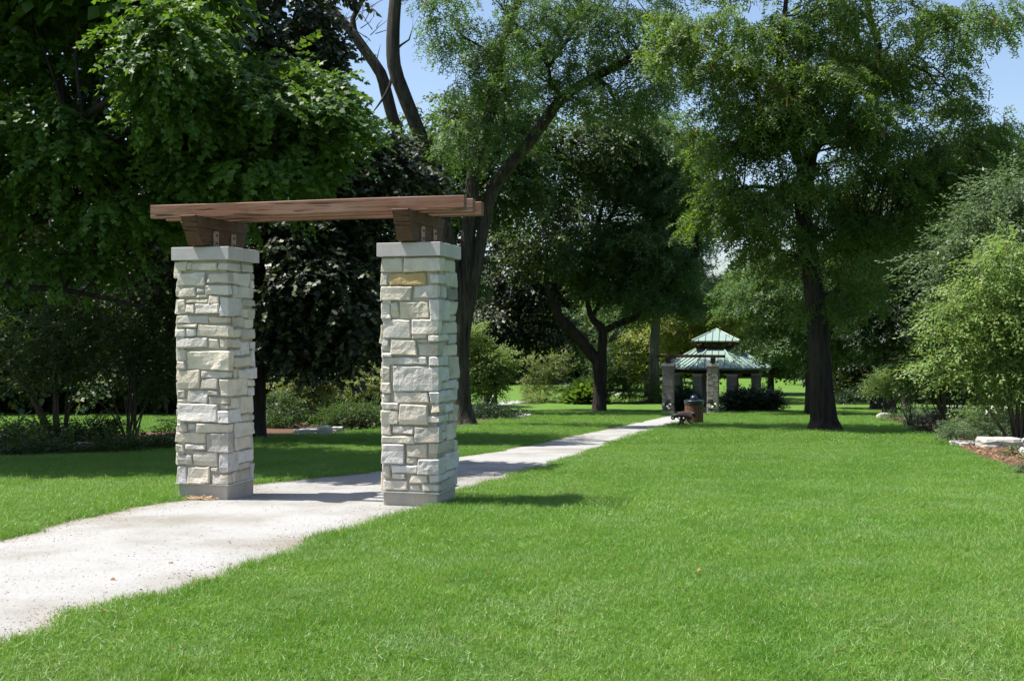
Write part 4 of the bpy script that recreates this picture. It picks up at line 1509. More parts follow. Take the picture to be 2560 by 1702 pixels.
def pods(rs, cents, n, parent, origin):
    P = cents[rs.randint(0, len(cents), n)] + rs.normal(0, 0.45, (n, 3)) - np.array((0, 0, 0.35))
    polys = []
    for p in P:
        a = rs.uniform(0, 6.28); L = rs.uniform(0.18, 0.32)
        d = np.array((math.cos(a), math.sin(a), 0)) * 0.012
        q = np.array((rs.normal(0, .05), rs.normal(0, .05), -L))
        polys.append([p - d, p + d, p + q + d * 1.6, p + q - d * 1.6])
    o = leaf_obj('seed_pods', np.array(polys), MAT['pod'], parent, origin)
    o['kind'] = 'stuff'


def tree_locust_centre():
    rs = np.random.RandomState(103)
    D = 37.3
    b = at(1066, 978)
    R = thing('locust_tree', 'tall feathery locust with several leaning dark stems rising behind the right pillar', 'tree', b)
    w = Wood()
    w.limb(*limb_px([(1066, 996), (1066, 975), (1064, 940), (1062, 860), (1061, 760), (1066, 680)], D, [104, 66, 46, 40, 39, 36]), 14, 0.3, 0.06, 21)
    w.limb(*limb_px([(1064, 800), (1068, 700), (1073, 600), (1084, 493), (1090, 405), (1109, 317), (1133, 247), (1158, 110), (1176, 53), (1192, 0), (1205, -120)], D, [34, 34, 34, 33, 31, 30, 27, 22, 20, 17, 8]), 12, 0.35, 0.05, 22)
    w.limb(*limb_px([(1064, 830), (1069, 758), (1083, 685), (1098, 611), (1112, 530), (1129, 451), (1160, 398), (1212, 335), (1257, 275), (1290, 229), (1320, 207), (1378, 173), (1428, 148), (1470, 123), (1525, 95), (1590, 78)], D,
                    [34, 33, 31, 29, 27, 29, 27, 27, 26, 25, 24, 22, 20, 17, 12, 6], [0, 0, 0, 0, 0, 0, -.2, -.5, -.8, -1, -1.2, -1.6, -1.9, -2.2, -2.5, -2.9]), 12, 0.35, 0.05, 23)
    w.limb(*limb_px([(1060, 860), (1056, 760), (1045, 640), (1026, 529), (1003, 451), (981, 352), (956, 282), (928, 211), (908, 151), (906, 70), (911, 0), (918, -120)], D, [34, 33, 33, 33, 33, 33, 33, 33, 32, 31, 29, 24], [0, 0, -.2, -.4, -.6, -.8, -1, -1.2, -1.3, -1.3, -1.3, -1.3]), 12, 0.35, 0.05, 24)
    w.limb(*limb_px([(1062, 860), (1058, 740), (1030, 600), (978, 458), (955, 405), (927, 335), (906, 275), (889, 211), (877, 169), (843, 120), (807, 70), (765, 22), (740, -20), (700, -80)], D, [30, 30, 28, 27, 27, 27, 27, 27, 26, 24, 22, 18, 16, 10], [0, .3, .6, .8, .8, .8, .6, .5, .4, .4, .4, .4, .4, .4]), 12, 0.35, 0.05, 25)
    w.limb(*limb_px([(820, 85), (812, 45), (828, 15), (845, -40)], D + .4, [15, 13, 11, 6]), 8, 0.3, 0.04, 26)
    # dead limb, side limbs
    w.limb(*limb_px([(905, 160), (898, 197), (880, 230), (857, 261)], D - .8, [9, 7, 6, 2]), 6, 0.3, 0.04, 27)
    w.limb(*limb_px([(910, 118), (924, 104), (942, 92), (950, 66)], D - 1.2, [7, 5, 4, 1.5]), 6, 0.3, 0.03, 28)
    w.limb(*limb_px([(1292, 222), (1268, 192), (1262, 155), (1237, 88), (1192, 60), (1163, 28)], D - 1.2, [12, 11, 9, 7, 5, 3]), 7, 0.3, 0.04, 29)
    w.limb(*limb_px([(1378, 182), (1400, 200), (1412, 222), (1421, 245)], D - 1.6, [11, 10, 8, 5]), 7, 0.3, 0.04, 30)
    w.limb(*limb_px([(1262, 155), (1330, 60), (1350, 30), (1400, 20)], D - 1.4, [9, 8, 6, 3]), 7, 0.3, 0.04, 31)
    w.limb(*limb_px([(1150, 150), (1110, 110), (1075, 90), (1040, 60)], D - .3, [9, 7, 5, 2]), 7, 0.3, 0.04, 32)
    w.limb(*limb_px([(1090, 400), (1068, 350), (1050, 300), (1046, 262)], D - .3, [8, 6, 5, 2]), 7, 0.3, 0.04, 33)
    for k in range(34):              # bare twigs of the dying top
        x, y = (rs.uniform(770, 880), rs.uniform(-10, 150))
        x2, y2 = x + rs.normal(0, 28), y - rs.uniform(10, 60)
        w.limb(*limb_px([(x, y), ((x + x2) / 2 + rs.normal(0, 6), (y + y2) / 2), (x2, y2)], D + .4 + rs.normal(0, .3), [2.4, 1.6, 0.6]), 4, 0.4, 0, 0, False)
    ells = [ell(1110, 40, D - .5, 1.6, 2.2, 1.5, 50), ell(1010, 40, D - .5, 0.9, 1.4, 0.9, 14), ell(1080, 170, D - .6, 1.3, 1.8, 0.8, 30), ell(1000, 200, D - .5, 0.7, 1.0, 0.5, 10), ell(1230, 140, D - 1.5, 1.7, 2.2, 1.2, 52), ell(1330, 60, D - 2, 1.8, 2.2, 1.2, 58),
            ell(1450, 60, D - 2.2, 1.5, 2.0, 1.1, 48), ell(1520, 160, D - 2.4, 1.2, 1.5, 1.0, 34), ell(1440, 200, D - 2, 1.2, 1.6, 0.7, 26), ell(1060, 330, D - .6, 0.9, 1.3, 0.7, 24), ell(1150, 300, D - .4, 0.9, 1.3, 0.5, 18), ell(1010, 330, D, .6, .9, .6, 8),
            ell(1260, -90, D - 1.5, 4.2, 3.2, 1.5, 90), ell(1330, 210, D - 1.4, 0.9, 1.2, 0.5, 16), ell(970, 420, D, .8, 1, .5, 8)]
    T = templates('locust', 17)
    ells = [(e[0], e[1], int(e[2] * 0.55) + 1) for e in ells]
    polys, cents = foliage(rs, T, ells, 6, 0.72, 0.40, 0.45, (0.75, 1.15))
    w.twigs_to(cents, rs, 0.032, 0.85, 0.05, 5, 4.0)
    w.obj('trunk', MAT['bark_grey'], R, b)
    leaf_obj('crown', polys, MAT['leaf_locust'], R, b)


def tree_locust_right():
    rs = np.random.RandomState(104)
    D = 32.2
    b = at(1897, 992)
    R = thing('locust_tree', 'broad pod-hung locust with the thickest straight dark trunk, right of the gazebo', 'tree', b)
    w = Wood()
    w.limb(*limb_px([(1899, 1010), (1899, 988), (1897, 965), (1892, 900), (1886, 800), (1878, 700), (1868, 620), (1858, 550), (1849, 476), (1853, 423), (1860, 372)], D, [120, 82, 61, 54, 50, 46, 42, 38, 38, 42, 44]), 14, 0.3, 0.06, 41)
    w.limb(*limb_px([(1856, 405), (1836, 360), (1815, 317), (1804, 289), (1795, 220), (1797, 102), (1807, 35), (1815, -60)], D, [26, 25, 22, 20, 18, 15, 12, 6], [0, -.2, -.4, -.5, -.6, -.7, -.7, -.7]), 10, 0.3, 0.05, 42)
    w.limb(*limb_px([(1858, 400), (1868, 352), (1890, 325), (1917, 305), (1945, 247), (1985, 190), (2019, 148), (2022, 99), (2003, 40), (1996, -60)], D, [32, 30, 25, 22, 20, 20, 19, 17, 15, 10], [0, 0, .2, .3, .4, .5, .5, .5, .5, .5]), 10, 0.3, 0.05, 43)
    w.limb(*limb_px([(2010, 165), (2050, 165), (2090, 145), (2128, 88), (2160, 75), (2192, 60), (2260, 40)], D + .4, [13, 13, 12, 11, 9, 7, 3]), 8, 0.3, 0.05, 44)
    w.limb(*limb_px([(1812, 310), (1760, 250), (1700, 140), (1660, 100), (1635, 88), (1610, 100)], D - .6, [12, 11, 9, 8, 6, 2]), 8, 0.3, 0.05, 45)
    w.limb(*limb_px([(1860, 365), (1845, 330), (1840, 300), (1850, 240)], D, [14, 12, 10, 5]), 8, 0.3, 0.05, 46)
    w.limb(*limb_px([(1850, 455), (1760, 430), (1690, 440), (1640, 470)], D - .5, [12, 10, 7, 3]), 8, 0.3, 0.05, 47)
    w.limb(*limb_px([(1862, 560), (1950, 520), (2050, 520), (2140, 560)], D + .5, [12, 10, 7, 3]), 8, 0.3, 0.05, 48)
    T = templates('locust', 19)
    bright = [ell(1900, 240, D - 1.6, 1.7, 1.2, 0.7, 48), ell(1760, 240, D - 1.3, 1.2, 1.3, 0.9, 40), ell(1620, 90, D - 2, 1.1, 1.4, 1.1, 38), ell(1740, 90, D - 1.2, 1.1, 1.4, 0.9, 34), ell(1740, 400, D - 1.4, 1.0, 1.1, 0.8, 26), ell(1900, 190, D - 1.5, 1.2, 1.2, 0.7, 26),
              ell(1870, 25, D - 1, 1.1, 1.2, 0.5, 16)]
    rest = [ell(1960, 380, D + .2, 2.0, 2.0, 1.4, 74), ell(2090, 330, D + .4, 1.5, 1.8, 1.3, 60), ell(1930, 90, D + .2, 1.1, 1.8, 0.9, 30), ell(2040, 80, D, 1.3, 1.8, 1.0, 44), ell(2130, 150, D + .3, 0.9, 1.4, 0.6, 20), ell(2230, 50, D, 1.0, 1.3, 0.55, 24), ell(2250, 260, D + .8, 0.55, 1.2, 0.9, 20),
            ell(2220, 380, D + .8, 1.3, 1.5, 1.2, 50), ell(2330, 330, D + 1.5, 0.9, 1.3, 0.7, 26), ell(1660, 300, D, 0.7, 1.2, 0.9, 22), ell(1700, 480, D, 1.1, 1.5, 0.8, 32), ell(1900, -120, D, 4.0, 3.0, 1.4, 80), ell(1960, 560, D + .6, 1.5, 1.6, 0.9, 40), ell(1780, 560, D, 1.0, 1.4, 0.6, 24), ell(1920, 680, D + .6, 0.9, 1.2, 0.5, 16), ell(2080, 480, D + .6, 1.3, 1.5, 0.8, 36)]
    ells = [(e[0], e[1], int(e[2] * 0.46) + 1) for e in bright + rest]
    polys, cents = foliage(rs, T, ells, 12, 0.60, 0.36, 0.45, (0.75, 1.15))
    w.twigs_to(cents, rs, 0.036, 0.85, 0.05, 5, 4.0)
    w.obj('trunk', MAT['bark_dark'], R, b)
    leaf_obj('crown', polys, MAT['leaf_locust_yellow'], R, b)
    pods(rs, cents, 700, R, b)


def tree_locust_fork():
    rs = np.random.RandomState(105)
    D = at(1380, 949)[1]
    b = at(1380, 949)
    R = thing('locust_tree', 'dark locust forking low into a leaning limb, on the lawn left of the gazebo', 'tree', b)
    w = Wood()
    w.limb(*limb_px([(1380, 962), (1380, 948), (1381, 925), (1382, 880), (1381, 846), (1379, 817)], D, [46, 37, 32, 30, 34, 36]), 12, 0.3, 0.05, 51)
    w.limb(*limb_px([(1378, 835), (1360, 812), (1336, 782), (1307, 752), (1289, 733), (1270, 690), (1255, 630), (1260, 560)], D, [27, 27, 26, 25, 22, 18, 14, 8], [0, 0, -.3, -.6, -.8, -1, -1.2, -1.4]), 10, 0.3, 0.05, 52)
    w.limb(*limb_px([(1382, 840), (1387, 800), (1387, 760), (1375, 745), (1362, 730), (1352, 690), (1348, 640), (1360, 560), (1380, 500), (1395, 440)], D, [23, 22, 21, 17, 14, 12, 11, 10, 9, 6]), 10, 0.3, 0.05, 53)
    w.limb(*limb_px([(1387, 765), (1407, 754), (1439, 740), (1468, 728), (1506, 690), (1560, 640), (1600, 600)], D, [16, 16, 15, 13, 12, 9, 4], [0, -.2, -.5, -.8, -1.2, -1.5, -1.8]), 10, 0.3, 0.05, 54)
    w.limb(*limb_px([(1362, 735), (1385, 690), (1407, 672), (1440, 660)], D - .4, [11, 10, 8, 4]), 8, 0.3, 0.05, 55)
    w.limb(*limb_px([(1395, 520), (1420, 470), (1430, 430), (1470, 410)], D, [10, 9, 7, 3]), 8, 0.3, 0.05, 56)
    ells = [ell(1520, 330, D - 1, 2.6, 2.2, 1.3, 90), ell(1420, 420, D, 2.0, 2.2, 1.4, 70), ell(1560, 440, D - 1, 2.4, 2.2, 1.4, 84), ell(1480, 560, D - 1.2, 2.3, 2.2, 1.4, 80), ell(1400, 640, D, 1.6, 1.8, 1.0, 40), ell(1580, 600, D - 1, 1.8, 1.8, 1.0, 50),
            ell(1480, 680, D - 1, 1.4, 1.6, 0.6, 26), ell(1620, 500, D - .5, 1.4, 1.6, 1.0, 34), ell(1480, 280, D, 1.6, 1.6, 0.7, 26), ell(1330, 600, D, 1.2, 1.6, 1.0, 20), ell(1570, 690, D, .9, 1.2, .5, 14)]
    T = templates('locust_far', 21, 5, 1.0)
    polys, cents = foliage(rs, T, ells, 8, 0.85, 0.5, 0.4, (0.8, 1.25))
    w.twigs_to(cents, rs, 0.04, 0.6, 0.05, 5, 4.5)
    w.obj('trunk', MAT['bark_dark'], R, b)
    leaf_obj('crown', polys, MAT['leaf_locust'], R, b)


def generic_tree(name, label, base, limbs, ells, T, mat, bark, seed, per=8, cr=0.8, flat=0.6, droop=0.3, tw=0.4, group=None, sc=(0.8, 1.25), cat='tree'):
    rs = np.random.RandomState(seed)
    R = thing(name, label, cat, base, 0.0, group)
    polys, cents = foliage(rs, T, ells, per, cr, flat, droop, sc)
    if limbs:
        w = Wood()
        for i, (P, S) in enumerate(limbs):
            w.limb(P, S, 10, 0.4, 0.05, seed + i)
        w.twigs_to(cents, rs, 0.035, tw, 0.05, 5, 6)
        w.obj('trunk', MAT[bark], R, base)
    leaf_obj('crown', polys, MAT[mat], R, base)
    return R


tree_maple_near()
tree_purple_near()
tree_locust_centre()
tree_locust_right()
tree_locust_fork()

# dark purple maple in the middle
D = 48.0
b = at(1129, 945); D = b[1]
generic_tree('maple_tree', 'dark purple maple with a short stout trunk behind the pale shrub beside the right pillar', b,
             [limb_px([(1129, 955), (1129, 940), (1130, 900), (1137, 850), (1165, 790), (1200, 700), (1210, 600)], D, [40, 36, 32, 27, 20, 15, 6], [0, 0, 0, .2, .8, 1.2, 1.2])],
             [ell(1210, 620, D, 2.6, 2.6, 2.4, 130), ell(1130, 740, D - 1.6, 1.4, 1.2, 1.0, 76), ell(1128, 825, D - 1.6, 1.2, 0.8, 0.9, 72), ell(1310, 500, D, 1.6, 1.8, 1.5, 60), ell(1160, 500, D, 1.6, 2, 1.4, 50), ell(1250, 760, D, 1.8, 1.8, 0.9, 50), ell(1290, 660, D - 1, 1.4, 1.6, 1.2, 40)],
             templates('maple_far', 31), 'leaf_purple', 'bark_purple', 131, 8, 0.85)
# turning green maple behind the locust stems
D = 56.0
b = np.array((px(1085, 900, D)[0], D, gz(D)))
generic_tree('maple_tree', 'green maple with rusty-tinged leaves seen through the stems of the central locust', b,
             [limb_px([(1020, 930), (1022, 900), (1030, 700), (1050, 500), (1070, 350), (1090, 230)], D, [26, 22, 20, 16, 10, 3])],
             [ell(1070, 300, D, 2.4, 2.4, 2.0, 90), ell(1010, 420, D, 2.0, 2.2, 2.2, 70), ell(1160, 420, D, 2.2, 2.2, 2.0, 90), ell(1000, 600, D + 1, 2.4, 2.2, 2.4, 80), ell(1180, 250, D, 1.6, 1.8, 1.2, 40), ell(970, 250, D, 0.9, 1.2, 0.9, 16), ell(930, 480, D, 2, 2, 2.4, 60)],
             templates('maple_far', 33), 'leaf_mixed', 'bark_purple', 132, 8, 0.9)
D = 62.0
b = np.array((px(1008, 900, D)[0], D, gz(D)))
generic_tree('maple_tree', 'green and orange tinged maple top under the long arching locust limb', b,
             [limb_px([(1008, 930), (1010, 900), (1015, 700), (1060, 520), (1310, 330)], D, [24, 20, 18, 14, 3])],
             [ell(1340, 330, D, 2.8, 2.4, 1.7, 96), ell(1260, 400, D, 2.2, 2.2, 1.8, 70), ell(1400, 290, D, 1.8, 1.8, 1.0, 36), ell(1240, 560, D, 2.4, 2.2, 2.0, 60), ell(1400, 560, D + 2, 2.6, 2.2, 2.6, 70)],
             templates('maple_far', 35), 'leaf_mixed', 'bark_purple', 133, 8, 0.95)

# tall grey trunk left of the far gateway
b = at(1509, 926); D = b[1]
generic_tree('locust_tree', 'tall straight grey trunk in a mulch ring just left of the far gateway', b,
             [limb_px([(1509, 936), (1509, 924), (1508, 900), (1506, 817), (1510, 743), (1514, 650), (1520, 520), (1530, 400)], D, [40, 32, 25, 22, 21, 20, 15, 5])],
             [ell(1510, 560, D, 3.0, 3, 2.4, 90), ell(1600, 650, D, 2.6, 2.6, 1.6, 70), ell(1450, 690, D, 2.4, 2.4, 1.0, 46), ell(1540, 420, D, 2.6, 2.6, 1.8, 60)],
             templates('locust_far', 37, 5, 1.15), 'leaf_locust', 'bark_pale', 134, 8, 1.0)
# trunk behind the big right locust
b = at(1866, 957); D = b[1]
generic_tree('locust_tree', 'second dark trunk half hidden behind the left edge of the thick right locust', b,
             [limb_px([(1866, 966), (1866, 955), (1866, 930), (1868, 800), (1872, 650), (1880, 500)], D, [34, 28, 24, 21, 17, 5])],
             [ell(1850, 640, D, 2.6, 2.4, 1.6, 60), ell(1780, 700, D, 2.0, 2.2, 1.0, 40), ell(1760, 640, D + 3, 1.6, 2.2, 1.2, 40), ell(1920, 740, D, 2.0, 2.0, 1.0, 40), ell(1820, 780, D, 1.6, 1.6, 0.7, 26)],
             templates('locust_far', 38, 5, 1.0), 'leaf_locust', 'bark_dark', 135, 8, 0.9)
b = at(1855, 886)
D = b[1]
generic_tree('shade_tree', 'slim far trunk on the sunny lawn visible left of the thick right locust trunk', b,
             [limb_px([(1855, 889), (1855, 884), (1855, 860), (1857, 800), (1858, 700)], D, [16, 13, 11, 10, 4])],
             [ell(1850, 770, D, 3.4, 3, 2.0, 50)], templates('maple_far', 39, 5, 1.2), 'leaf_dark', 'bark_dark', 136, 8, 1.2)
# dark trees of the right-hand grove
b = at(2017, 941); D = b[1]
generic_tree('locust_tree', 'dark trunk in an orange mulch ring, left one of the grove behind the right-hand bed', b,
             [limb_px([(2017, 950), (2017, 938), (2015, 900), (2014, 800), (2010, 650), (2000, 500)], D, [40, 30, 22, 20, 16, 5]),
              limb_px([(2014, 640), (1990, 560), (1960, 470), (1950, 440), (2020, 412), (2129, 410)], D - 2, [12, 11, 10, 9, 8, 3])],
             [ell(2000, 620, D, 3.2, 3, 2.0, 90), ell(1940, 760, D, 2.2, 2.2, 1.0, 46), ell(2080, 760, D, 2.2, 2.2, 1.4, 50), ell(2020, 480, D, 2.6, 2.6, 1.6, 60)],
             templates('locust_far', 41, 5, 1.0), 'leaf_locust', 'bark_dark', 137, 8, 0.9)
b = at(2048, 960); D = b[1]
generic_tree('locust_tree', 'stout dark trunk in the middle of the grove, behind the small pale arching shrub', b,
             [limb_px([(2048, 972), (2048, 958), (2048, 930), (2050, 800), (2060, 650), (2080, 500)], D, [44, 36, 31, 29, 24, 6])],
             [ell(2100, 560, D, 2.8, 2.6, 1.8, 90), ell(2180, 480, D, 2.2, 2.2, 1.4, 56), ell(2060, 720, D, 2.2, 2.2, 1.2, 56), ell(2170, 700, D, 2.0, 2.0, 1.4, 50), ell(2260, 360, D, 1.6, 1.8, 1.0, 34), ell(2130, 800, D, 1.5, 1.6, 0.8, 30), ell(2240, 560, D + 1, 2, 2, 2, 50)],
             templates('locust_far', 43, 5, 0.9), 'leaf_dark', 'bark_dark', 138, 8, 0.85)
b = at(2086, 953); D = b[1]
generic_tree('maple_tree', 'brownish trunk at the right of the grove, behind the bare shrub stems', b,
             [limb_px([(2086, 962), (2086, 950), (2087, 900), (2090, 800), (2098, 650)], D, [28, 24, 21, 20, 6])],
             [ell(2110, 640, D, 2.8, 2.6, 2.0, 80), ell(2230, 740, D, 2.6, 2.4, 1.8, 70), ell(2330, 560, D, 2.8, 2.4, 2.4, 70), ell(2300, 760, D, 2.6, 2.4, 2.0, 50)],
             templates('maple_far', 45, 5, 1.0), 'leaf_dark', 'bark_purple', 139, 8, 0.9)
# yellowing maples behind the gazebo
for (xd, yd, D, lab, sd, e) in (
        (1625, 880, 88, 'yellow-green maple directly behind the gazebo roof', 141, [(1620, 740, 3.2, 1.9, 80), (1560, 770, 2.0, 1.6, 40), (1690, 700, 2.2, 1.5, 36), (1600, 830, 2.6, 1.0, 36), (1650, 800, 2.4, 1.2, 40)]),
        (1490, 870, 92, 'smaller yellow-green maple showing left of the tall grey trunk', 142, [(1490, 790, 1.7, 2.0, 44), (1480, 840, 1.6, 1.0, 24), (1530, 740, 1.8, 1.2, 26)])):
    b = np.array((px(xd, yd, D)[0], D, gz(D)))
    h = px(xd, yd - 150, D)
    generic_tree('maple_tree', lab, b, [([b - (0, 0, .3), b + (0, 0, 1.5), h], [0.3, 0.22, 0.05])],
                 [ell(x, y, D, rx, rx * .9, rz, n) for (x, y, rx, rz, n) in e], templates('maple_far', sd, 5, 1.1), 'leaf_yellow', 'bark_purple', sd, 8, 0.9)
for (xd, D, lab, sd, e) in ((1775, 96, 'mid green tree behind the right side of the gazebo roof', 143, [(1780, 770, 3.2, 2.2, 80), (1740, 680, 2.6, 2.0, 60), (1830, 820, 2.4, 1.4, 40)]),
                            (1440, 104, 'dense dark green tree behind the forked locust', 144, [(1430, 760, 4.0, 3.0, 90), (1360, 800, 3.0, 2.4, 60), (1300, 760, 3, 3, 60)])):
    b = np.array((px(xd, 880, D)[0], D, gz(D)))
    generic_tree('shade_tree', lab, b, [([b - (0, 0, .3), b + (0, 0, 2), b + (0, 0, 7)], [0.35, 0.26, 0.05])],
                 [ell(x, y, D, rx, rx * .9, rz, n) for (x, y, rx, rz, n) in e], templates('maple_far', sd, 5, 1.2), 'leaf_shrub', 'bark_dark', sd, 8, 1.1)


# ------------------------------------------------------------------ background rows: one tree of each kind, copied
def woodland_tree(seed, h, r, T, mat):
    rs = np.random.RandomState(seed)
    R = thing('woodland_tree', 'tree of the dark woodland wall closing the view behind the lawns', 'tree', (0, 0, -500), 0, 'trees of the woodland edge')
    w = Wood()
    w.limb([np.array((0, 0, -.5)), np.array((0, 0, .5)), np.array((0.1, 0, h * .4)), np.array((0, 0.1, h * .9))], [0.34, 0.27, 0.2, 0.04], 8, 0.6, 0.05, seed)
    ells = [(np.array((0, 0, h * .62)), (r, r, h * .36), 120), (np.array((r * .3, 0, h * .30)), (r * 1.05, r, h * .22), 60), (np.array((-r * .35, -.3, h * .28)), (r, r, h * .2), 50)]
    polys, cents = foliage(rs, T, ells, 9, 1.15, 0.6, 0.3, (0.85, 1.25), 0.45)
    w.twigs_to(cents, rs, 0.04, 0.25)
    w.obj('trunk', MAT['bark_dark'], R, (0, 0, 0))
    leaf_obj('crown', polys, MAT[mat], R, (0, 0, 0))
    return R


def dup(root, loc, rotz, sc, label=None, group=None):
    r = root.copy(); COL.objects.link(r)
    r.location = loc; r.rotation_euler = (0, 0, rotz); r.scale = (sc, sc, sc)
    if label:
        r['label'] = label
    if group:
        r['group'] = group
    for ch in list(root.children):
        c = ch.copy(); COL.objects.link(c); c.parent = r
    return r


rsw = np.random.RandomState(77)
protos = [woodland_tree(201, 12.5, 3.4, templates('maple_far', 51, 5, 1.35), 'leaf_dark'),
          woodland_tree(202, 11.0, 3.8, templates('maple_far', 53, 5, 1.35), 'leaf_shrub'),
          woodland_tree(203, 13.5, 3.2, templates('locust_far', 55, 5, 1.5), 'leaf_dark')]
spots = []
REGIONS = (('tree of the dark wood behind the shaded left lawn', 'wood behind the left lawn', list(range(-120, 620, 74)), 57, 3, .85, 1.1),
           ('tall tree of the second dark row behind the left-hand wood', 'second row of the left-hand wood', list(range(-160, 900, 90)), 70, 6, .95, 1.25),
           ('dark tree closing the view between the two near pillars', 'trees seen between the near pillars', list(range(640, 1010, 80)), 72, 5, .75, .95),
           ('distant tree beyond the far white path left of the forked locust', 'trees beyond the far white path', list(range(980, 1480, 62)), 122, 10, .85, 1.0),
           ('distant tree at the far end of the sunny lawn behind the gazebo', 'trees ending the sunny far lawn', list(range(1480, 1960, 58)), 142, 12, .85, 1.05),
           ('tree of the dark wood behind the grove at right', 'wood behind the right-hand grove', list(range(1960, 2560, 90)), 84, 12, .75, .95))
for (lab, grp, xs_, D0, dD, s0, s1) in REGIONS:
    for xd in xs_:
        spots.append((xd + rsw.uniform(-16, 16), D0 + rsw.uniform(-2, dD), rsw.uniform(s0, s1), lab, grp))
used = set()
for i, (xd, D, s, lab, grp) in enumerate(spots):
    k = i % 3
    x = px(xd, 800, D)[0]
    loc = (x, D, gz(D) - 0.1)
    if k not in used:
        used.add(k)
        r = protos[k]
        r.location = loc; r.rotation_euler = (0, 0, rsw.uniform(0, 6.28)); r.scale = (s, s, s); r['label'] = lab; r['group'] = grp
    else:
        dup(protos[k], loc, rsw.uniform(0, 6.28), s, lab, grp)

# undergrowth of the far wood: nobody could count it
def far_undergrowth():
    rs = np.random.RandomState(88)
    T = templates('maple_far', 57, 5, 1.8)
    P = []
    for (x0, x1, D, n, h) in ((-160, 640, 61, 1000, 3.0), (640, 1000, 76, 400, 2.6), (960, 1500, 128, 900, 4.5), (1480, 1960, 150, 900, 4.5), (1960, 2560, 92, 800, 3.5)):
        xd = rs.uniform(x0, x1, n); d = D + rs.uniform(-1.5, 4, n)
        X = (xd - 1179) / 2597 * d
        P.append(np.stack((X, d, ground_z(d) + h * rs.rand(n) ** 1.2), -1))
    P = np.concatenate(P); n = len(P)
    a = rs.uniform(0, 6.28, n)
    X = np.stack((np.cos(a), np.sin(a), -0.3 * np.ones(n)), -1); X /= np.linalg.norm(X, axis=1)[:, None]
    Z = rs.normal(0, .3, (n, 3)); Z[:, 2] += 1
    polys = place(T, P, X, Z, rs.uniform(.8, 1.3, n), rs)
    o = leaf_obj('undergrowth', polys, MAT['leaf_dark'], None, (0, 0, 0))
    o['label'] = 'dark undergrowth at the foot of the woodland edge'; o['kind'] = 'stuff'


far_undergrowth()


# ------------------------------------------------------------------ shrubs and bed plants
def shrub(name, label, base, ells, kind_, mat, seed, per=8, cr=0.30, stems=6, size=1.0, group=None, cat='shrub', stem_r=0.014, flat=0.75, droop=0.05, stem_mat='twig', inner=0.3, tw=0.35, bare=0):
    rs = np.random.RandomState(seed)
    base = np.array(base, float)
    R = thing(name, label, cat, base, 0.0, group)
    T = templates(kind_, seed, 4, size)
    polys, cents = foliage(rs, T, ells, per, cr, flat, droop, (0.8, 1.25), inner)
    if stems:
        w = Wood()
        low = base[2]
        C = np.array([e[0] for e in ells])
        for k in range(stems):
            e = ells[rs.randint(len(ells))]
            q = e[0] + rs.normal(0, 0.45, 3) * np.array(e[1])
            b0 = base + np.array((rs.normal(0, 0.06), rs.normal(0, 0.06), -0.1))
            m = b0 * 0.5 + q * 0.5 + np.array((rs.normal(0, .06), rs.normal(0, .06), 0.12 * abs(q[2] - low)))
            w.limb([b0, m, q], [stem_r, stem_r * .75, stem_r * .3], 6, 0.2, 0.0, 0)
        w.twigs_to(cents, rs, stem_r * 0.7, tw, 0.05, 4, 2.5)
        w.obj('stems', MAT[stem_mat], R, base)
    leaf_obj('foliage', polys, MAT[mat], R, base)
    return R


def se(xd, yd, D, wpx, hpx, n, dy=None):
    """ellipsoid from a measured centre and half sizes in px"""
    rx = wpx * DK / FPX * D; rz = hpx * DK / FPX * D
    return (px(xd, yd, D), (rx, dy if dy else rx * .9, rz), n)


# left bed
b = at(130, 1022); D = b[1]
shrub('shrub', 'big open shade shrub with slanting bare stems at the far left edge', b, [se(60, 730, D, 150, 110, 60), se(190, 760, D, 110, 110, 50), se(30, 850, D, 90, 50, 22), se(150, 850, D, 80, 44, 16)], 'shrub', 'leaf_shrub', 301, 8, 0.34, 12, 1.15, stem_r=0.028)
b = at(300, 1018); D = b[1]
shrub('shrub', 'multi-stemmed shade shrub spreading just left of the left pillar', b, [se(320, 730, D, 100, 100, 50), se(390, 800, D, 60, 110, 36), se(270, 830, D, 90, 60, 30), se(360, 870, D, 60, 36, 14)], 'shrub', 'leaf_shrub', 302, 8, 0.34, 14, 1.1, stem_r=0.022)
for i, (x, y, w_, h_, lab) in enumerate(((20, 1035, 50, 30, 'leafy low bush at the very left edge of the shaded bed'), (110, 1026, 52, 26, 'low leafy bush under the slanting shrub stems'), (210, 1024, 55, 27, 'low leafy bush left of the multi-stemmed shade shrub'))):
    b = at(x, y); D = b[1]
    shrub('low_bush', lab, b, [se(x, y - h_ * .8, D, w_, h_, 42, 0.5)], 'shrub', 'leaf_shrub', 310 + i, 8, 0.2, 5, 1.0, 'low bushes in the left bed')
for i, (x, y, lab) in enumerate(((55, 1047, 'ground-hugging leafy plants at the front of the left bed by the picture edge'), (150, 1046, 'ground-hugging leafy plants at the bed front below the slanting stems'),
                                 (262, 1041, 'ground-hugging leafy plants at the bed front left of the multi-stemmed shrub'), (345, 1034, 'ground-hugging leafy plants at the bed front beside the long flat rock'))):
    b = at(x, y); D = b[1]
    shrub('bed_plant', lab, b, [se(x, y - 9, D, 46, 9, 40, 0.45)], 'fine', 'leaf_shrub', 400 + i, 8, 0.14, 3, 1.1, cat='plant')
b = at(400, 1008); D = b[1]
shrub('low_bush', 'small upright twiggy bush tight beside the left pillar', b, [se(400, 985, D, 22, 30, 14, 0.3)], 'fine', 'leaf_shrub', 315, 7, 0.15, 9, 1.1)

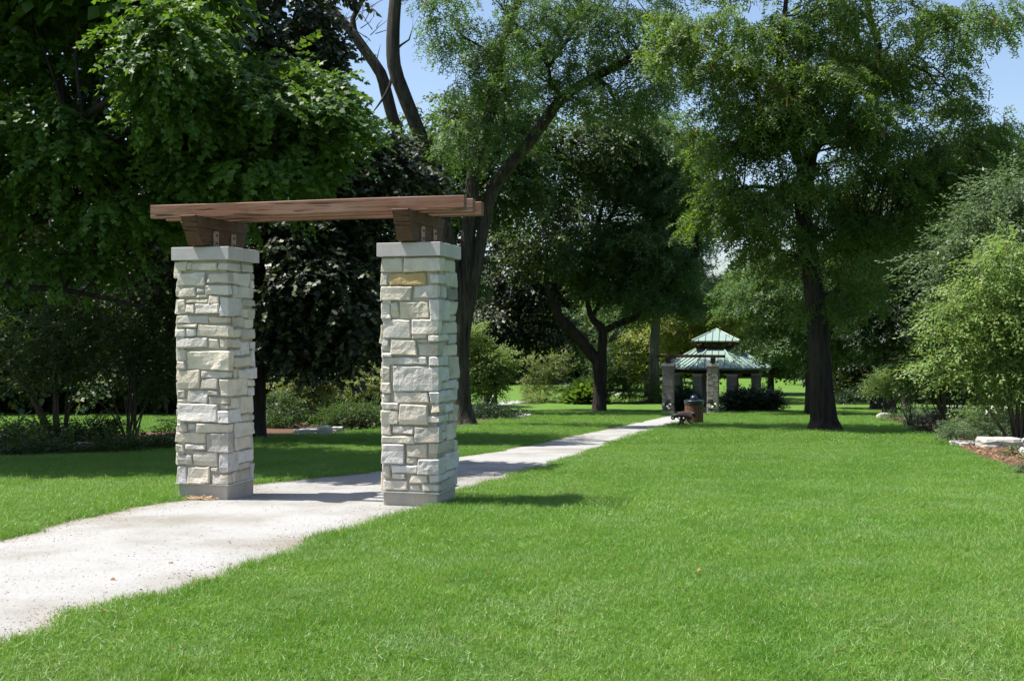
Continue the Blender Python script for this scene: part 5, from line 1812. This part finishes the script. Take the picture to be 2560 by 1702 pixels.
# bed between the pillars
b = at(728, 985); D = b[1]
shrub('shrub', 'sunlit yellow-green shrub with spreading branches framed between the two pillars', b, [se(700, 872, D, 46, 36, 46), se(668, 888, D, 30, 22, 20), se(745, 885, D, 40, 26, 30), se(700, 845, D, 22, 20, 14)], 'shrub', 'leaf_olive', 321, 8, 0.26, 8, 0.95, stem_r=0.02)
b = at(738, 984); D = b[1]
shrub('low_bush', 'bright green lush bush under the yellow-green shrub', b, [se(735, 945, D, 32, 30, 34, .5), se(755, 968, D, 25, 18, 14, .4)], 'shrub', 'leaf_maple', 322, 8, 0.2, 4, 1.0)
b = at(640, 990); D = b[1]
shrub('low_bush', 'dark bush with grassy green edges next to the left pillar', b, [se(640, 945, D, 45, 40, 44, .6), se(606, 985, D, 22, 18, 12, .4)], 'shrub', 'leaf_shrub', 323, 8, 0.22, 5, 1.0)
b = at(815, 992); D = b[1]
shrub('creeping_juniper', 'low spreading juniper mound running to the right pillar', b, [se(800, 972, D, 70, 24, 60, .8), se(850, 955, D, 40, 24, 34, .7), se(800, 950, D, 30, 10, 12, .5)], 'fine', 'leaf_shrub', 324, 9, 0.22, 0, 1.4)
b = at(830, 975) + np.array((0, 1.2, 0)); D = b[1]
shrub('shrub', 'brownish open shrub behind the juniper left of the right pillar', b, [se(850, 880, D, 34, 40, 34), se(820, 900, D, 28, 24, 16)], 'shrub', 'leaf_olive', 325, 7, 0.24, 9, 0.9)
t = thing('stake', 'thin pale garden stake standing among the juniper', 'stake', at(827, 972))
m = MB().tube([(0, 0, -.1), (0.01, 0, 0.5), (0.0, 0, 1.05)], [0.012, 0.012, 0.01], 6).build('shaft', MAT['twig'], t)

# centre lawn beds
b = at(1112, 950); D = b[1]
shrub('shrub', 'pale green loose shrub right beside the right pillar and locust trunk', b, [se(1105, 850, D, 50, 60, 110), se(1085, 780, D, 24, 36, 40), se(1140, 835, D, 36, 34, 66), se(1120, 885, D, 50, 22, 54)], 'shrub', 'leaf_light', 331, 9, 0.38, 7, 1.5)
b = at(1240, 925); D = b[1]
shrub('shrub', 'upright olive shrub in the long bed behind the sunny strip of lawn', b, [se(1245, 860, D, 42, 42, 60), se(1225, 830, D, 26, 24, 20), se(1285, 835, D, 16, 26, 16), se(1250, 905, D, 44, 18, 20)], 'shrub', 'leaf_olive', 332, 8, 0.42, 6, 1.7)
for i, (x, y, w_, h_, mat, k, lab) in enumerate((
        (1228, 929, 20, 12, 'leaf_olive', 'fine', 'yellowish flowering perennials at the foot of the olive shrub'),
        (1270, 928, 22, 14, 'leaf_light', 'fine', 'pale perennials in the middle of the long bed'),
        (1328, 925, 20, 32, 'leaf_shrub', 'shrub', 'small round green bush in the long bed'),
        (1312, 927, 12, 22, 'leaf_light', 'fine', 'tall pale perennial left of the small round bush'),
        (1420, 928, 34, 20, 'leaf_shrub', 'fine', 'dark meadow-like perennials right of the forked trunk'),
        (1466, 926, 18, 16, 'leaf_shrub', 'fine', 'perennials at the right end of the long bed'),
        (1500, 925, 11, 14, 'leaf_shrub', 'shrub', 'tiny bush beside the tall grey trunk'),
        (1527, 928, 8, 22, 'leaf_lime', 'shrub', 'slim light green bush touching the left far pillar'))):
    b = at(x, y); D = b[1]
    shrub('bed_plant', lab, b, [se(x, y - h_ * .8, D, w_, h_, 26, None)], k, mat, 340 + i, 8, 0.3, 4, 1.6, cat='plant')
b = at(1352, 929); D = b[1]
shrub('grass_clump', 'bright lime green clump of tall grass left of the forked trunk', b, [se(1352, 920, D, 22, 7, 60, .8)], 'blade', 'leaf_lime', 350, 5, 0.25, 0, 1.5, cat='grass clump')
b = at(1425, 928); D = b[1]
shrub('shrub', 'broad dusky olive shrub right of the forked trunk', b, [se(1425, 840, D, 54, 52, 90), se(1455, 880, D, 34, 28, 30), se(1395, 870, D, 30, 40, 30)], 'shrub', 'leaf_shrub', 351, 8, 0.5, 7, 1.8)
b = at(1145, 966); D = b[1]
shrub('creeping_juniper', 'dark low juniper on the mulch between locust trunk and grass', b, [se(1140, 956, D, 55, 11, 60, .9), se(1110, 950, D, 34, 12, 26, .8)], 'fine', 'leaf_hedge', 352, 9, 0.24, 0, 1.6)

# clipped hedges by the gazebo
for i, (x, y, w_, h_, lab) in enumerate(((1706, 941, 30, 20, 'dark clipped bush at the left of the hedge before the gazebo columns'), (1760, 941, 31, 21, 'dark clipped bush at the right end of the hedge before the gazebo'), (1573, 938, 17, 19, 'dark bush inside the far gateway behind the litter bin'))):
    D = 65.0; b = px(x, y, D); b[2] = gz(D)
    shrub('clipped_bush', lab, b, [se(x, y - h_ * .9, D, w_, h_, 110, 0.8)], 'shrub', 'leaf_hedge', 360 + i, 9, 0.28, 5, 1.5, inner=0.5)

# right-hand bed
D = 23.6
b = np.array((px(2345, 960, D)[0], D, gz(D)))
rsb = np.random.RandomState(12)
SB = [(2185, 770, 34, 9, 9), (2178, 838, 30, 8, 7), (2215, 715, 32, 9, 8), (2230, 800, 50, 14, 16), (2235, 865, 40, 10, 11), (2262, 660, 36, 12, 10)]
for k in range(26):
    x = rsb.uniform(2240, 2450); y = rsb.uniform(640, 905)
    if y < 640 + (2330 - x) * 0.55:
        continue
    SB.append((x, y, rsb.uniform(30, 62), rsb.uniform(8, 16), int(rsb.uniform(9, 17))))
SB = [(x, y, rx, rz, max(5, int(n * 0.8))) for (x, y, rx, rz, n) in SB] + [(2350, 790, 90, 70, 26), (2300, 606, 40, 12, 8), (2352, 566, 46, 14, 10), (2250, 628, 30, 9, 5)]
R = shrub('serviceberry', 'large sunlit light green tree-shrub overhanging the slabs at the right edge', b,
          [se(x, y, D, rx, rz, n) for (x, y, rx, rz, n) in SB],
          'arch', 'leaf_light', 371, 9, 0.36, 12, 0.78, cat='small tree', stem_r=0.035, flat=0.45, droop=0.08)
D = 27.5
b = np.array((px(2400, 960, D)[0], D, gz(D)))
shrub('elm_tree', 'grey-green elm with arching layered sprays above the light green shrub at right', b,
      [se(2290, 520, D, 70, 60, 44), se(2350, 450, D, 60, 50, 32), se(2240, 620, D, 55, 36, 26), se(2300, 640, D, 90, 50, 44), se(2420, 500, D, 90, 120, 60), se(2180, 655, D, 40, 12, 9), se(2165, 600, D, 26, 8, 5), se(2230, 560, D, 30, 20, 10), se(2250, 690, D, 70, 30, 24)],
      'arch', 'leaf_greygreen', 372, 8, 0.58, 12, 1.0, cat='tree', stem_r=0.06, flat=0.5, droop=0.2)
D = 29.0
b = np.array((px(2185, 985, D)[0], D, gz(D)))
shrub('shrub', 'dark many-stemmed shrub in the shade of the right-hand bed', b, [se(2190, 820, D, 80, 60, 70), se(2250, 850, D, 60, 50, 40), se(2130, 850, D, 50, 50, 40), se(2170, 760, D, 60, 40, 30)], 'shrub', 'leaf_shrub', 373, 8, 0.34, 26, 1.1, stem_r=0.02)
b = at(2095, 985); D = b[1]
shrub('shrub', 'small pale arching shrub with bare stems in front of the grove', b, [se(2050, 880, D, 50, 18, 44), se(2025, 890, D, 30, 12, 14), se(2100, 880, D, 26, 22, 16), se(2070, 865, D, 34, 12, 14)], 'shrub', 'leaf_light', 374, 8, 0.22, 16, 0.9, stem_r=0.012)
for i, (x, y, w_, h_, n, mat, k, lab) in enumerate((
        (2250, 1012, 62, 26, 110, 'leaf_greygreen', 'fine', 'mounded grey-green perennials behind the stone slabs'),
        (2205, 1018, 22, 18, 30, 'leaf_greygreen', 'fine', 'silvery low plant at the left end of the slabs'),
        (2320, 1010, 38, 24, 50, 'leaf_greygreen', 'fine', 'grey-green perennials at the right behind the thicker slab'),
        (2150, 1000, 46, 26, 70, 'leaf_hedge', 'fine', 'shaded low plants left of the slabs'),
        (2110, 978, 34, 24, 50, 'leaf_greygreen', 'fine', 'soft grey-green mound below the bare shrub stems'),
        (2072, 975, 30, 12, 30, 'leaf_shrub', 'fine', 'low dark plants along the back edge of the right-hand bed'),
        (2043, 969, 12, 7, 10, 'leaf_lime', 'fine', 'yellow-green tuft by the orange mulch'),
        (2215, 985, 40, 20, 40, 'leaf_hedge', 'shrub', 'dark leafy plants behind the mounded perennials'),
        (2320, 985, 46, 20, 40, 'leaf_shrub', 'shrub', 'green leafy plants under the light green shrub at right'))):
    b = at(x, y); D = b[1]
    shrub('bed_plant', lab, b, [se(x, y - h_ * .8, D, w_, h_, n, None)], k, mat, 380 + i, 8, 0.16, 4, 0.9, cat='plant')
b = at(2219, 1012); D = b[1]
shrub('bed_plant', 'single upright light green spire plant by the slabs', b, [se(2219, 965, D, 5, 26, 14, .06)], 'fine', 'leaf_light', 392, 6, 0.09, 2, 0.9, cat='plant')
b = at(1962, 925); D = b[1]
shrub('shrub', 'olive bush with dull leaves on the lawn behind the right locust trunk', b, [se(1960, 880, D, 38, 40, 70), se(1930, 890, D, 24, 30, 24)], 'shrub', 'leaf_olive', 393, 8, 0.5, 6, 1.8)
b = at(1965, 930); D = b[1]
shrub('low_bush', 'dark low bush in front of the olive bush behind the right locust', b, [se(1962, 918, D, 34, 14, 40)], 'shrub', 'leaf_hedge', 394, 8, 0.4, 4, 1.5)


# ------------------------------------------------------------------ white flowers
def blossom(parent, c, r, seed, name='blossom'):
    rs = np.random.RandomState(seed)
    n = 46
    d = rs.normal(size=(n, 3)); d /= np.linalg.norm(d, axis=1)[:, None]
    polys = []
    for q in d:
        a = np.cross(q, rs.normal(size=3)); a /= np.linalg.norm(a); bq = np.cross(q, a)
        p = np.array(c) + q * r; s = r * 0.36
        polys.append([p - a * s, p - bq * s + q * s * .15, p + a * s, p + bq * s + q * s * .15])
    m, k, _ = np.array(polys).shape
    return obj(name, new_mesh(name, np.array(polys).reshape(-1, 3), np.arange(m * k, dtype=np.int32).reshape(m, k), MAT['white_petal']), parent)


for i, (u, lab) in enumerate(((0.0, 'bunch of round white blossoms tied to the left pillar of the far gateway'), (G_S, 'bunch of round white blossoms tied to the right pillar of the far gateway'))):
    o2 = np.array((g2x, G2D)) + U_AX * (u + (-0.02 if i == 0 else 0.0)) - V_AX * 0.40
    R = thing('flower_bunch', lab, 'flowers', (o2[0], o2[1], gz(G2D) + 0.10), -G_YAW)
    rs = np.random.RandomState(60 + i)
    for (x, z) in (((-0.19, 0.42), (0.17, 0.41), (0.03, 0.31), (0.10, 0.24)) if i == 0 else ((-0.16, 0.42), (0.16, 0.48), (0.01, 0.32), (-0.10, 0.36))):
        blossom(R, (x, -0.04 + rs.normal(0, .02), z), 0.075, rs.randint(1000))
    lv = []
    for k in range(15):
        a = rs.uniform(-1.1, 1.1); L = rs.uniform(0.25, 0.5)
        e = np.array((math.sin(a), -rs.uniform(0, .3), math.cos(a))); e /= np.linalg.norm(e)
        s = np.cross(e, (0, 1, 0)); p = np.array((rs.normal(0, .05), 0.0, 0.30))
        lv.append([p, p + e * L * .45 + s * 0.05, p + e * L, p + e * L * .45 - s * 0.05])
    for k in range(12):
        a = rs.uniform(1.2, 4.6); L = rs.uniform(0.15, 0.3)
        e = np.array((math.sin(a), -.2, math.cos(a))); s = np.cross(e, (0, 1, 0)); p = np.array((0, 0.0, 0.30))
        lv.append([p, p + e * L * .45 + s * 0.03, p + e * L, p + e * L * .45 - s * 0.03])
    leaf_obj('leaves', np.array(lv), MAT['leaf_hedge'], R, (0, 0, 0))
for i, (x, y, lab) in enumerate(((2357, 1032, 'white flowers at the right picture edge beside the thicker slab'), (2360, 1072, 'white flowers with large leaves lowest at the right picture edge'))):
    b = at(x, y + 22)
    R = thing('flower_plant', lab, 'flowers', b)
    rs = np.random.RandomState(70 + i)
    for k in range(6):
        blossom(R, (rs.normal(0.06, .09), rs.normal(0, .08), 0.22 + rs.uniform(0, .14)), 0.040, rs.randint(1000))
    T = templates('shrub', 71, 3, 0.8)
    pl, _ = foliage(rs, T, [(np.array((0.06, 0, 0.14)), (0.12, 0.12, 0.12), 8)], 5, 0.08)
    leaf_obj('leaves', pl, MAT['leaf_shrub'], R, (0, 0, 0))

# ------------------------------------------------------------------ fallen bits on the mulch
def mulch_chips():
    rs = np.random.RandomState(91)
    polys = []
    pts = np.array([at(*p)[:2] for p in [(2190, 1018), (2215, 1035), (2260, 1054), (2310, 1070), (2358, 1084), (2420, 1100), (2440, 1010), (2190, 1005)]])
    lo, hi = pts.min(0), pts.max(0)
    n = 0
    def inside(p):
        c = False
        j = len(pts) - 1
        for i in range(len(pts)):
            if (pts[i][1] > p[1]) != (pts[j][1] > p[1]) and p[0] < (pts[j][0] - pts[i][0]) * (p[1] - pts[i][1]) / (pts[j][1] - pts[i][1]) + pts[i][0]:
                c = not c
            j = i
        return c
    while n < 2600:
        p = rs.uniform(lo, hi)
        if not inside(p):
            continue
        n += 1
        a = rs.uniform(0, 6.28); L = rs.uniform(.02, .06); w = rs.uniform(.006, .014)
        d = np.array((math.cos(a), math.sin(a), rs.normal(0, .3))); s = np.array((-math.sin(a), math.cos(a), rs.normal(0, .4)))
        c = np.array((p[0], p[1], gz(p[1]) + 0.045 + rs.uniform(0, .03)))
        polys.append([c - d * L / 2 - s * w, c + d * L / 2 - s * w, c + d * L / 2 + s * w, c - d * L / 2 + s * w])
    o = leaf_obj('mulch_chips', np.array(polys), MAT['mulch_chip'], None, (0, 0, 0))
    o['kind'] = 'stuff'; o['label'] = 'loose bark mulch chips on the right-hand bed'


mulch_chips()


# ------------------------------------------------------------------ grass blades and path grit: scattered tufts
def tuft(name, rs, n, rad, h, w, lean):
    V, F = [], []
    for _ in range(n):
        a = rs.uniform(0, 6.28); r = rad * math.sqrt(rs.rand())
        p = np.array((r * math.cos(a), r * math.sin(a), -0.01))
        b = rs.uniform(0, 6.28)
        s = np.array((math.cos(b), math.sin(b), 0)) * w * rs.uniform(.7, 1.2)
        c = rs.uniform(0, 6.28); l = lean * rs.uniform(.2, 1.5)
        f = np.array((math.cos(c), math.sin(c), 0)) * l
        H = h * rs.uniform(.55, 1.2)
        q = p + f * 0.35 * H + np.array((0, 0, H * .6)); e = p + f * H * 1.1 + np.array((0, 0, H * (1 - .25 * l)))
        k = len(V)
        V += [p - s, p + s, q + s * .75, q - s * .75, e]
        F += [(k, k + 1, k + 2, k + 3), (k + 3, k + 2, k + 4)]
    me = new_mesh(name, np.array(V), F, MAT['grass'])
    return bpy.data.objects.new(name, me)


def pebble(name, rs):
    V = []
    for z, r in ((-.4, .55), (0.0, 1.0), (.45, .6)):
        for k in range(5):
            a = k * 1.2566 + rs.uniform(-.3, .3)
            V.append((r * math.cos(a) * rs.uniform(.8, 1.2), r * math.sin(a) * rs.uniform(.7, 1.1), z * rs.uniform(.7, 1.1)))
    F = [(l * 5 + k, l * 5 + (k + 1) % 5, l * 5 + 5 + (k + 1) % 5, l * 5 + 5 + k) for l in range(2) for k in range(5)] + [(10, 11, 12, 13, 14)]
    return bpy.data.objects.new(name, new_mesh(name, np.array(V), F, MAT['path']))


def scatter(name, label, P, rot, sc, idx, protos_):
    me = bpy.data.meshes.new(name)
    me.vertices.add(len(P)); me.vertices.foreach_set('co', P.astype(np.float32).reshape(-1))
    a = me.attributes.new('rot', 'FLOAT_VECTOR', 'POINT'); a.data.foreach_set('vector', rot.astype(np.float32).reshape(-1))
    a = me.attributes.new('sc', 'FLOAT_VECTOR', 'POINT'); a.data.foreach_set('vector', sc.astype(np.float32).reshape(-1))
    a = me.attributes.new('pick', 'INT', 'POINT'); a.data.foreach_set('value', idx.astype(np.int32))
    o = obj(name, me)
    o['kind'] = 'stuff'; o['label'] = label
    ng = bpy.data.node_groups.new(name + '_nodes', 'GeometryNodeTree')
    ng.interface.new_socket('Geometry', in_out='INPUT', socket_type='NodeSocketGeometry')
    ng.interface.new_socket('Geometry', in_out='OUTPUT', socket_type='NodeSocketGeometry')
    gi = ng.nodes.new('NodeGroupInput'); go = ng.nodes.new('NodeGroupOutput')
    ip = ng.nodes.new('GeometryNodeInstanceOnPoints')
    jn = ng.nodes.new('GeometryNodeGeometryToInstance')
    for p in reversed(protos_):
        oi = ng.nodes.new('GeometryNodeObjectInfo'); oi.inputs['Object'].default_value = p
        oi.inputs['As Instance'].default_value = False
        ng.links.new(oi.outputs['Geometry'], jn.inputs[0])
    def attr(n, t):
        x = ng.nodes.new('GeometryNodeInputNamedAttribute'); x.data_type = t; x.inputs['Name'].default_value = n
        return [s for s in x.outputs if s.enabled][0]
    er = ng.nodes.new('FunctionNodeEulerToRotation')
    ng.links.new(attr('rot', 'FLOAT_VECTOR'), er.inputs[0])
    ng.links.new(gi.outputs[0], ip.inputs['Points'])
    ng.links.new(jn.outputs[0], ip.inputs['Instance'])
    ip.inputs['Pick Instance'].default_value = True
    ng.links.new(attr('pick', 'INT'), ip.inputs['Instance Index'])
    ng.links.new(er.outputs[0], ip.inputs['Rotation'])
    ng.links.new(attr('sc', 'FLOAT_VECTOR'), ip.inputs['Scale'])
    ng.links.new(ip.outputs[0], go.inputs[0])
    md = o.modifiers.new('scatter', 'NODES'); md.node_group = ng
    return o


def poly_mask(P, poly):
    x, y = P[:, 0], P[:, 1]
    c = np.zeros(len(P), bool)
    j = len(poly) - 1
    for i in range(len(poly)):
        xi, yi = poly[i]; xj, yj = poly[j]
        cond = ((yi > y) != (yj > y)) & (x < (xj - xi) * (y - yi) / (yj - yi + 1e-12) + xi)
        c ^= cond
        j = i
    return c


def build_grass():
    rs = np.random.RandomState(5)
    fine = [tuft('grass_tuft', rs, 16, 0.050, 0.062, 0.0021, 0.95) for _ in range(4)]
    mid = [tuft('grass_tuft', rs, 26, 0.10, 0.056, 0.0030, 0.85) for _ in range(3)]
    far = [tuft('grass_tuft', rs, 60, 0.26, 0.046, 0.0050, 0.85) for _ in range(3)]
    beds = []
    for o in bpy.data.objects:
        if o.name.startswith('mulch_bed'):
            me = o.data
            co = np.empty(len(me.vertices) * 3, np.float32); me.vertices.foreach_get('co', co)
            co = co.reshape(-1, 3)
            beds.append(co)
    P, R, S, I = [], [], [], []
    for (y0, y1, dens, k0, nk, s0, s1) in ((4.2, 8.5, 1500, 0, 4, .85, 1.3), (8.5, 14, 900, 0, 4, .95, 1.45), (14, 24, 400, 4, 3, .85, 1.25), (24, 40, 110, 7, 3, .85, 1.1), (40, 66, 45, 7, 3, .95, 1.2)):
        W = 0.475 * y1 + 1.0
        n = int(dens * (y1 - y0) * 2 * W)
        x = rs.uniform(-W, W, n); y = rs.uniform(y0, y1, n)
        ok = np.abs(x) < 0.475 * y + 0.8
        xl = edge_x(PL, y) + wob(y, 0.7); xr = edge_x(PR, y) + wob(y, 3.1)
        rag = rs.normal(0, 0.055, n)
        ok &= ~((x > xl + rag + 0.0) & (x < xr + rag))
        # gate feet
        for i in range(2):
            c = G_O + U_AX * G_S * i
            du = (x - c[0]) * U_AX[0] + (y - c[1]) * U_AX[1]; dv = (x - c[0]) * V_AX[0] + (y - c[1]) * V_AX[1]
            ok &= ~((np.abs(du) < 0.31) & (np.abs(dv) < 0.31))
        x, y = x[ok], y[ok]
        n = len(x)
        p = np.stack((x, y, ground_z(y)), -1)
        P.append(p)
        # blades lean together in drifting patches
        fx = np.sin(x * 1.3 + 0.6 * np.sin(y * 0.9)) + 0.6 * np.sin(x * 3.1 - y * 1.7)
        fy = np.cos(y * 1.1 + 0.8 * np.sin(x * 0.7)) + 0.6 * np.sin(y * 2.9 + x * 1.9)
        R.append(np.stack((0.26 * fy + rs.normal(0, .16, n), 0.26 * fx + rs.normal(0, .16, n), rs.uniform(0, 6.28, n)), -1))
        band = np.sign(np.sin((x * U_AX[0] + y * U_AX[1]) * 2 * math.pi / 2.3))
        R[-1][:, 0] += 0.13 * band * V_AX[1]
        hh = rs.uniform(s0, s1, n) * (1 + 0.16 * np.sin(x * 2.3 + np.sin(y * 1.9)) * np.sin(y * 1.7))
        near = np.minimum(np.abs(x - edge_x(PL, y)), np.abs(x - edge_x(PR, y)))
        hh = hh * (1 + 0.45 * np.exp(-(near / 0.16) ** 2) * rs.rand(n))
        S.append(np.stack((np.full(n, 1.0) * s0, np.full(n, 1.0) * s0, hh), -1))
        I.append(k0 + rs.randint(0, nk, n))
    P = np.concatenate(P); R = np.concatenate(R); S = np.concatenate(S); I = np.concatenate(I)
    keep = np.ones(len(P), bool)
    for co in beds:
        lo, hi = co[:, :2].min(0), co[:, :2].max(0)
        m = (P[:, 0] > lo[0]) & (P[:, 0] < hi[0]) & (P[:, 1] > lo[1]) & (P[:, 1] < hi[1])
        if not m.any():
            continue
        sub = np.where(m)[0]
        n = 24 if len(co) % 24 == 0 else 25
        rows = co.reshape(-1, n, 3)
        poly = np.concatenate((rows[0, :, :2], rows[-1, ::-1, :2])) if n == 24 else rows[0, :, :2]
        keep[sub[poly_mask(P[sub], poly)]] = False
    P, R, S, I = P[keep], R[keep], S[keep], I[keep]
    scatter('grass', 'mown green grass blades of the lawns', P, R, S, I, fine + mid + far)
    print('grass tufts', len(P))
    # grit on the path
    pb = [pebble('grit_stone', rs) for _ in range(4)]
    n = 26000
    y = 4.5 + 11 * rs.rand(n) ** 1.3
    xl = edge_x(PL, y); xr = edge_x(PR, y)
    x = xl + (xr - xl) * np.where(rs.rand(n) < .25, rs.choice([0.02, .98], n) + rs.normal(0, .03, n), rs.rand(n))
    ok = np.abs(x) < 0.475 * y + 0.6
    x, y = x[ok], y[ok]; n = len(x)
    s = np.clip(rs.lognormal(math.log(0.0034), 0.45, n), 0.0015, 0.012)
    scatter('grit', 'crushed limestone grit lying on the path', np.stack((x, y, ground_z(y) + 0.012), -1), rs.uniform(0, 6.28, (n, 3)) * np.array((.1, .1, 1)),
            np.stack((s, s, s * .6), -1), rs.randint(0, 4, n), pb)


build_grass()


def ground_litter():
    rs = np.random.RandomState(93)
    polys = []
    for k in range(170):
        u = 0.03 + rs.normal(0, .07); v = -0.33 - abs(rs.normal(0, .03))
        p = G_O + U_AX * u + V_AX * v
        a_ = rs.uniform(0, 6.28); L = rs.uniform(.03, .10)
        d = np.array((math.cos(a_), math.sin(a_) * .6, rs.normal(0, .25))); s = np.array((0, 0.002, .002))
        q = np.array((p[0], p[1], gz(p[1]) + 0.022 + abs(rs.normal(0, .012))))
        polys.append([q - d * L / 2 - s, q + d * L / 2 - s, q + d * L / 2 + s, q - d * L / 2 + s])
    o = leaf_obj('straw', np.array(polys), MAT['straw'], None, (0, 0, 0))
    o['kind'] = 'stuff'; o['label'] = 'small heap of dry straw at the foot of the left pillar'
    polys = []
    for k in range(150):
        y = rs.uniform(5.5, 22); x = rs.uniform(-.46, .46) * y
        xl, xr = float(edge_x(PL, y)), float(edge_x(PR, y))
        if k % 2:
            x = rs.choice((xl, xr)) + rs.normal(0, .12)
        z = gz(y) + (0.02 if xl < x < xr else rs.uniform(.035, .06))
        q = np.array((x, y, z))
        r, d, n = frame(np.array((rs.normal(), rs.normal(), rs.normal(0, .25))), np.array((rs.normal(0, .3), rs.normal(0, .3), 1.0)))
        s = rs.uniform(.015, .038)
        polys.append([q + s * (x_ * r + y_ * d) for x_, y_ in MAPLE5])
    o = leaf_obj('fallen_leaves', np.array(polys), MAT['fallen'], None, (0, 0, 0))
    o['kind'] = 'stuff'; o['label'] = 'a few brown fallen leaves on the lawn and along the path edges'


ground_litter()
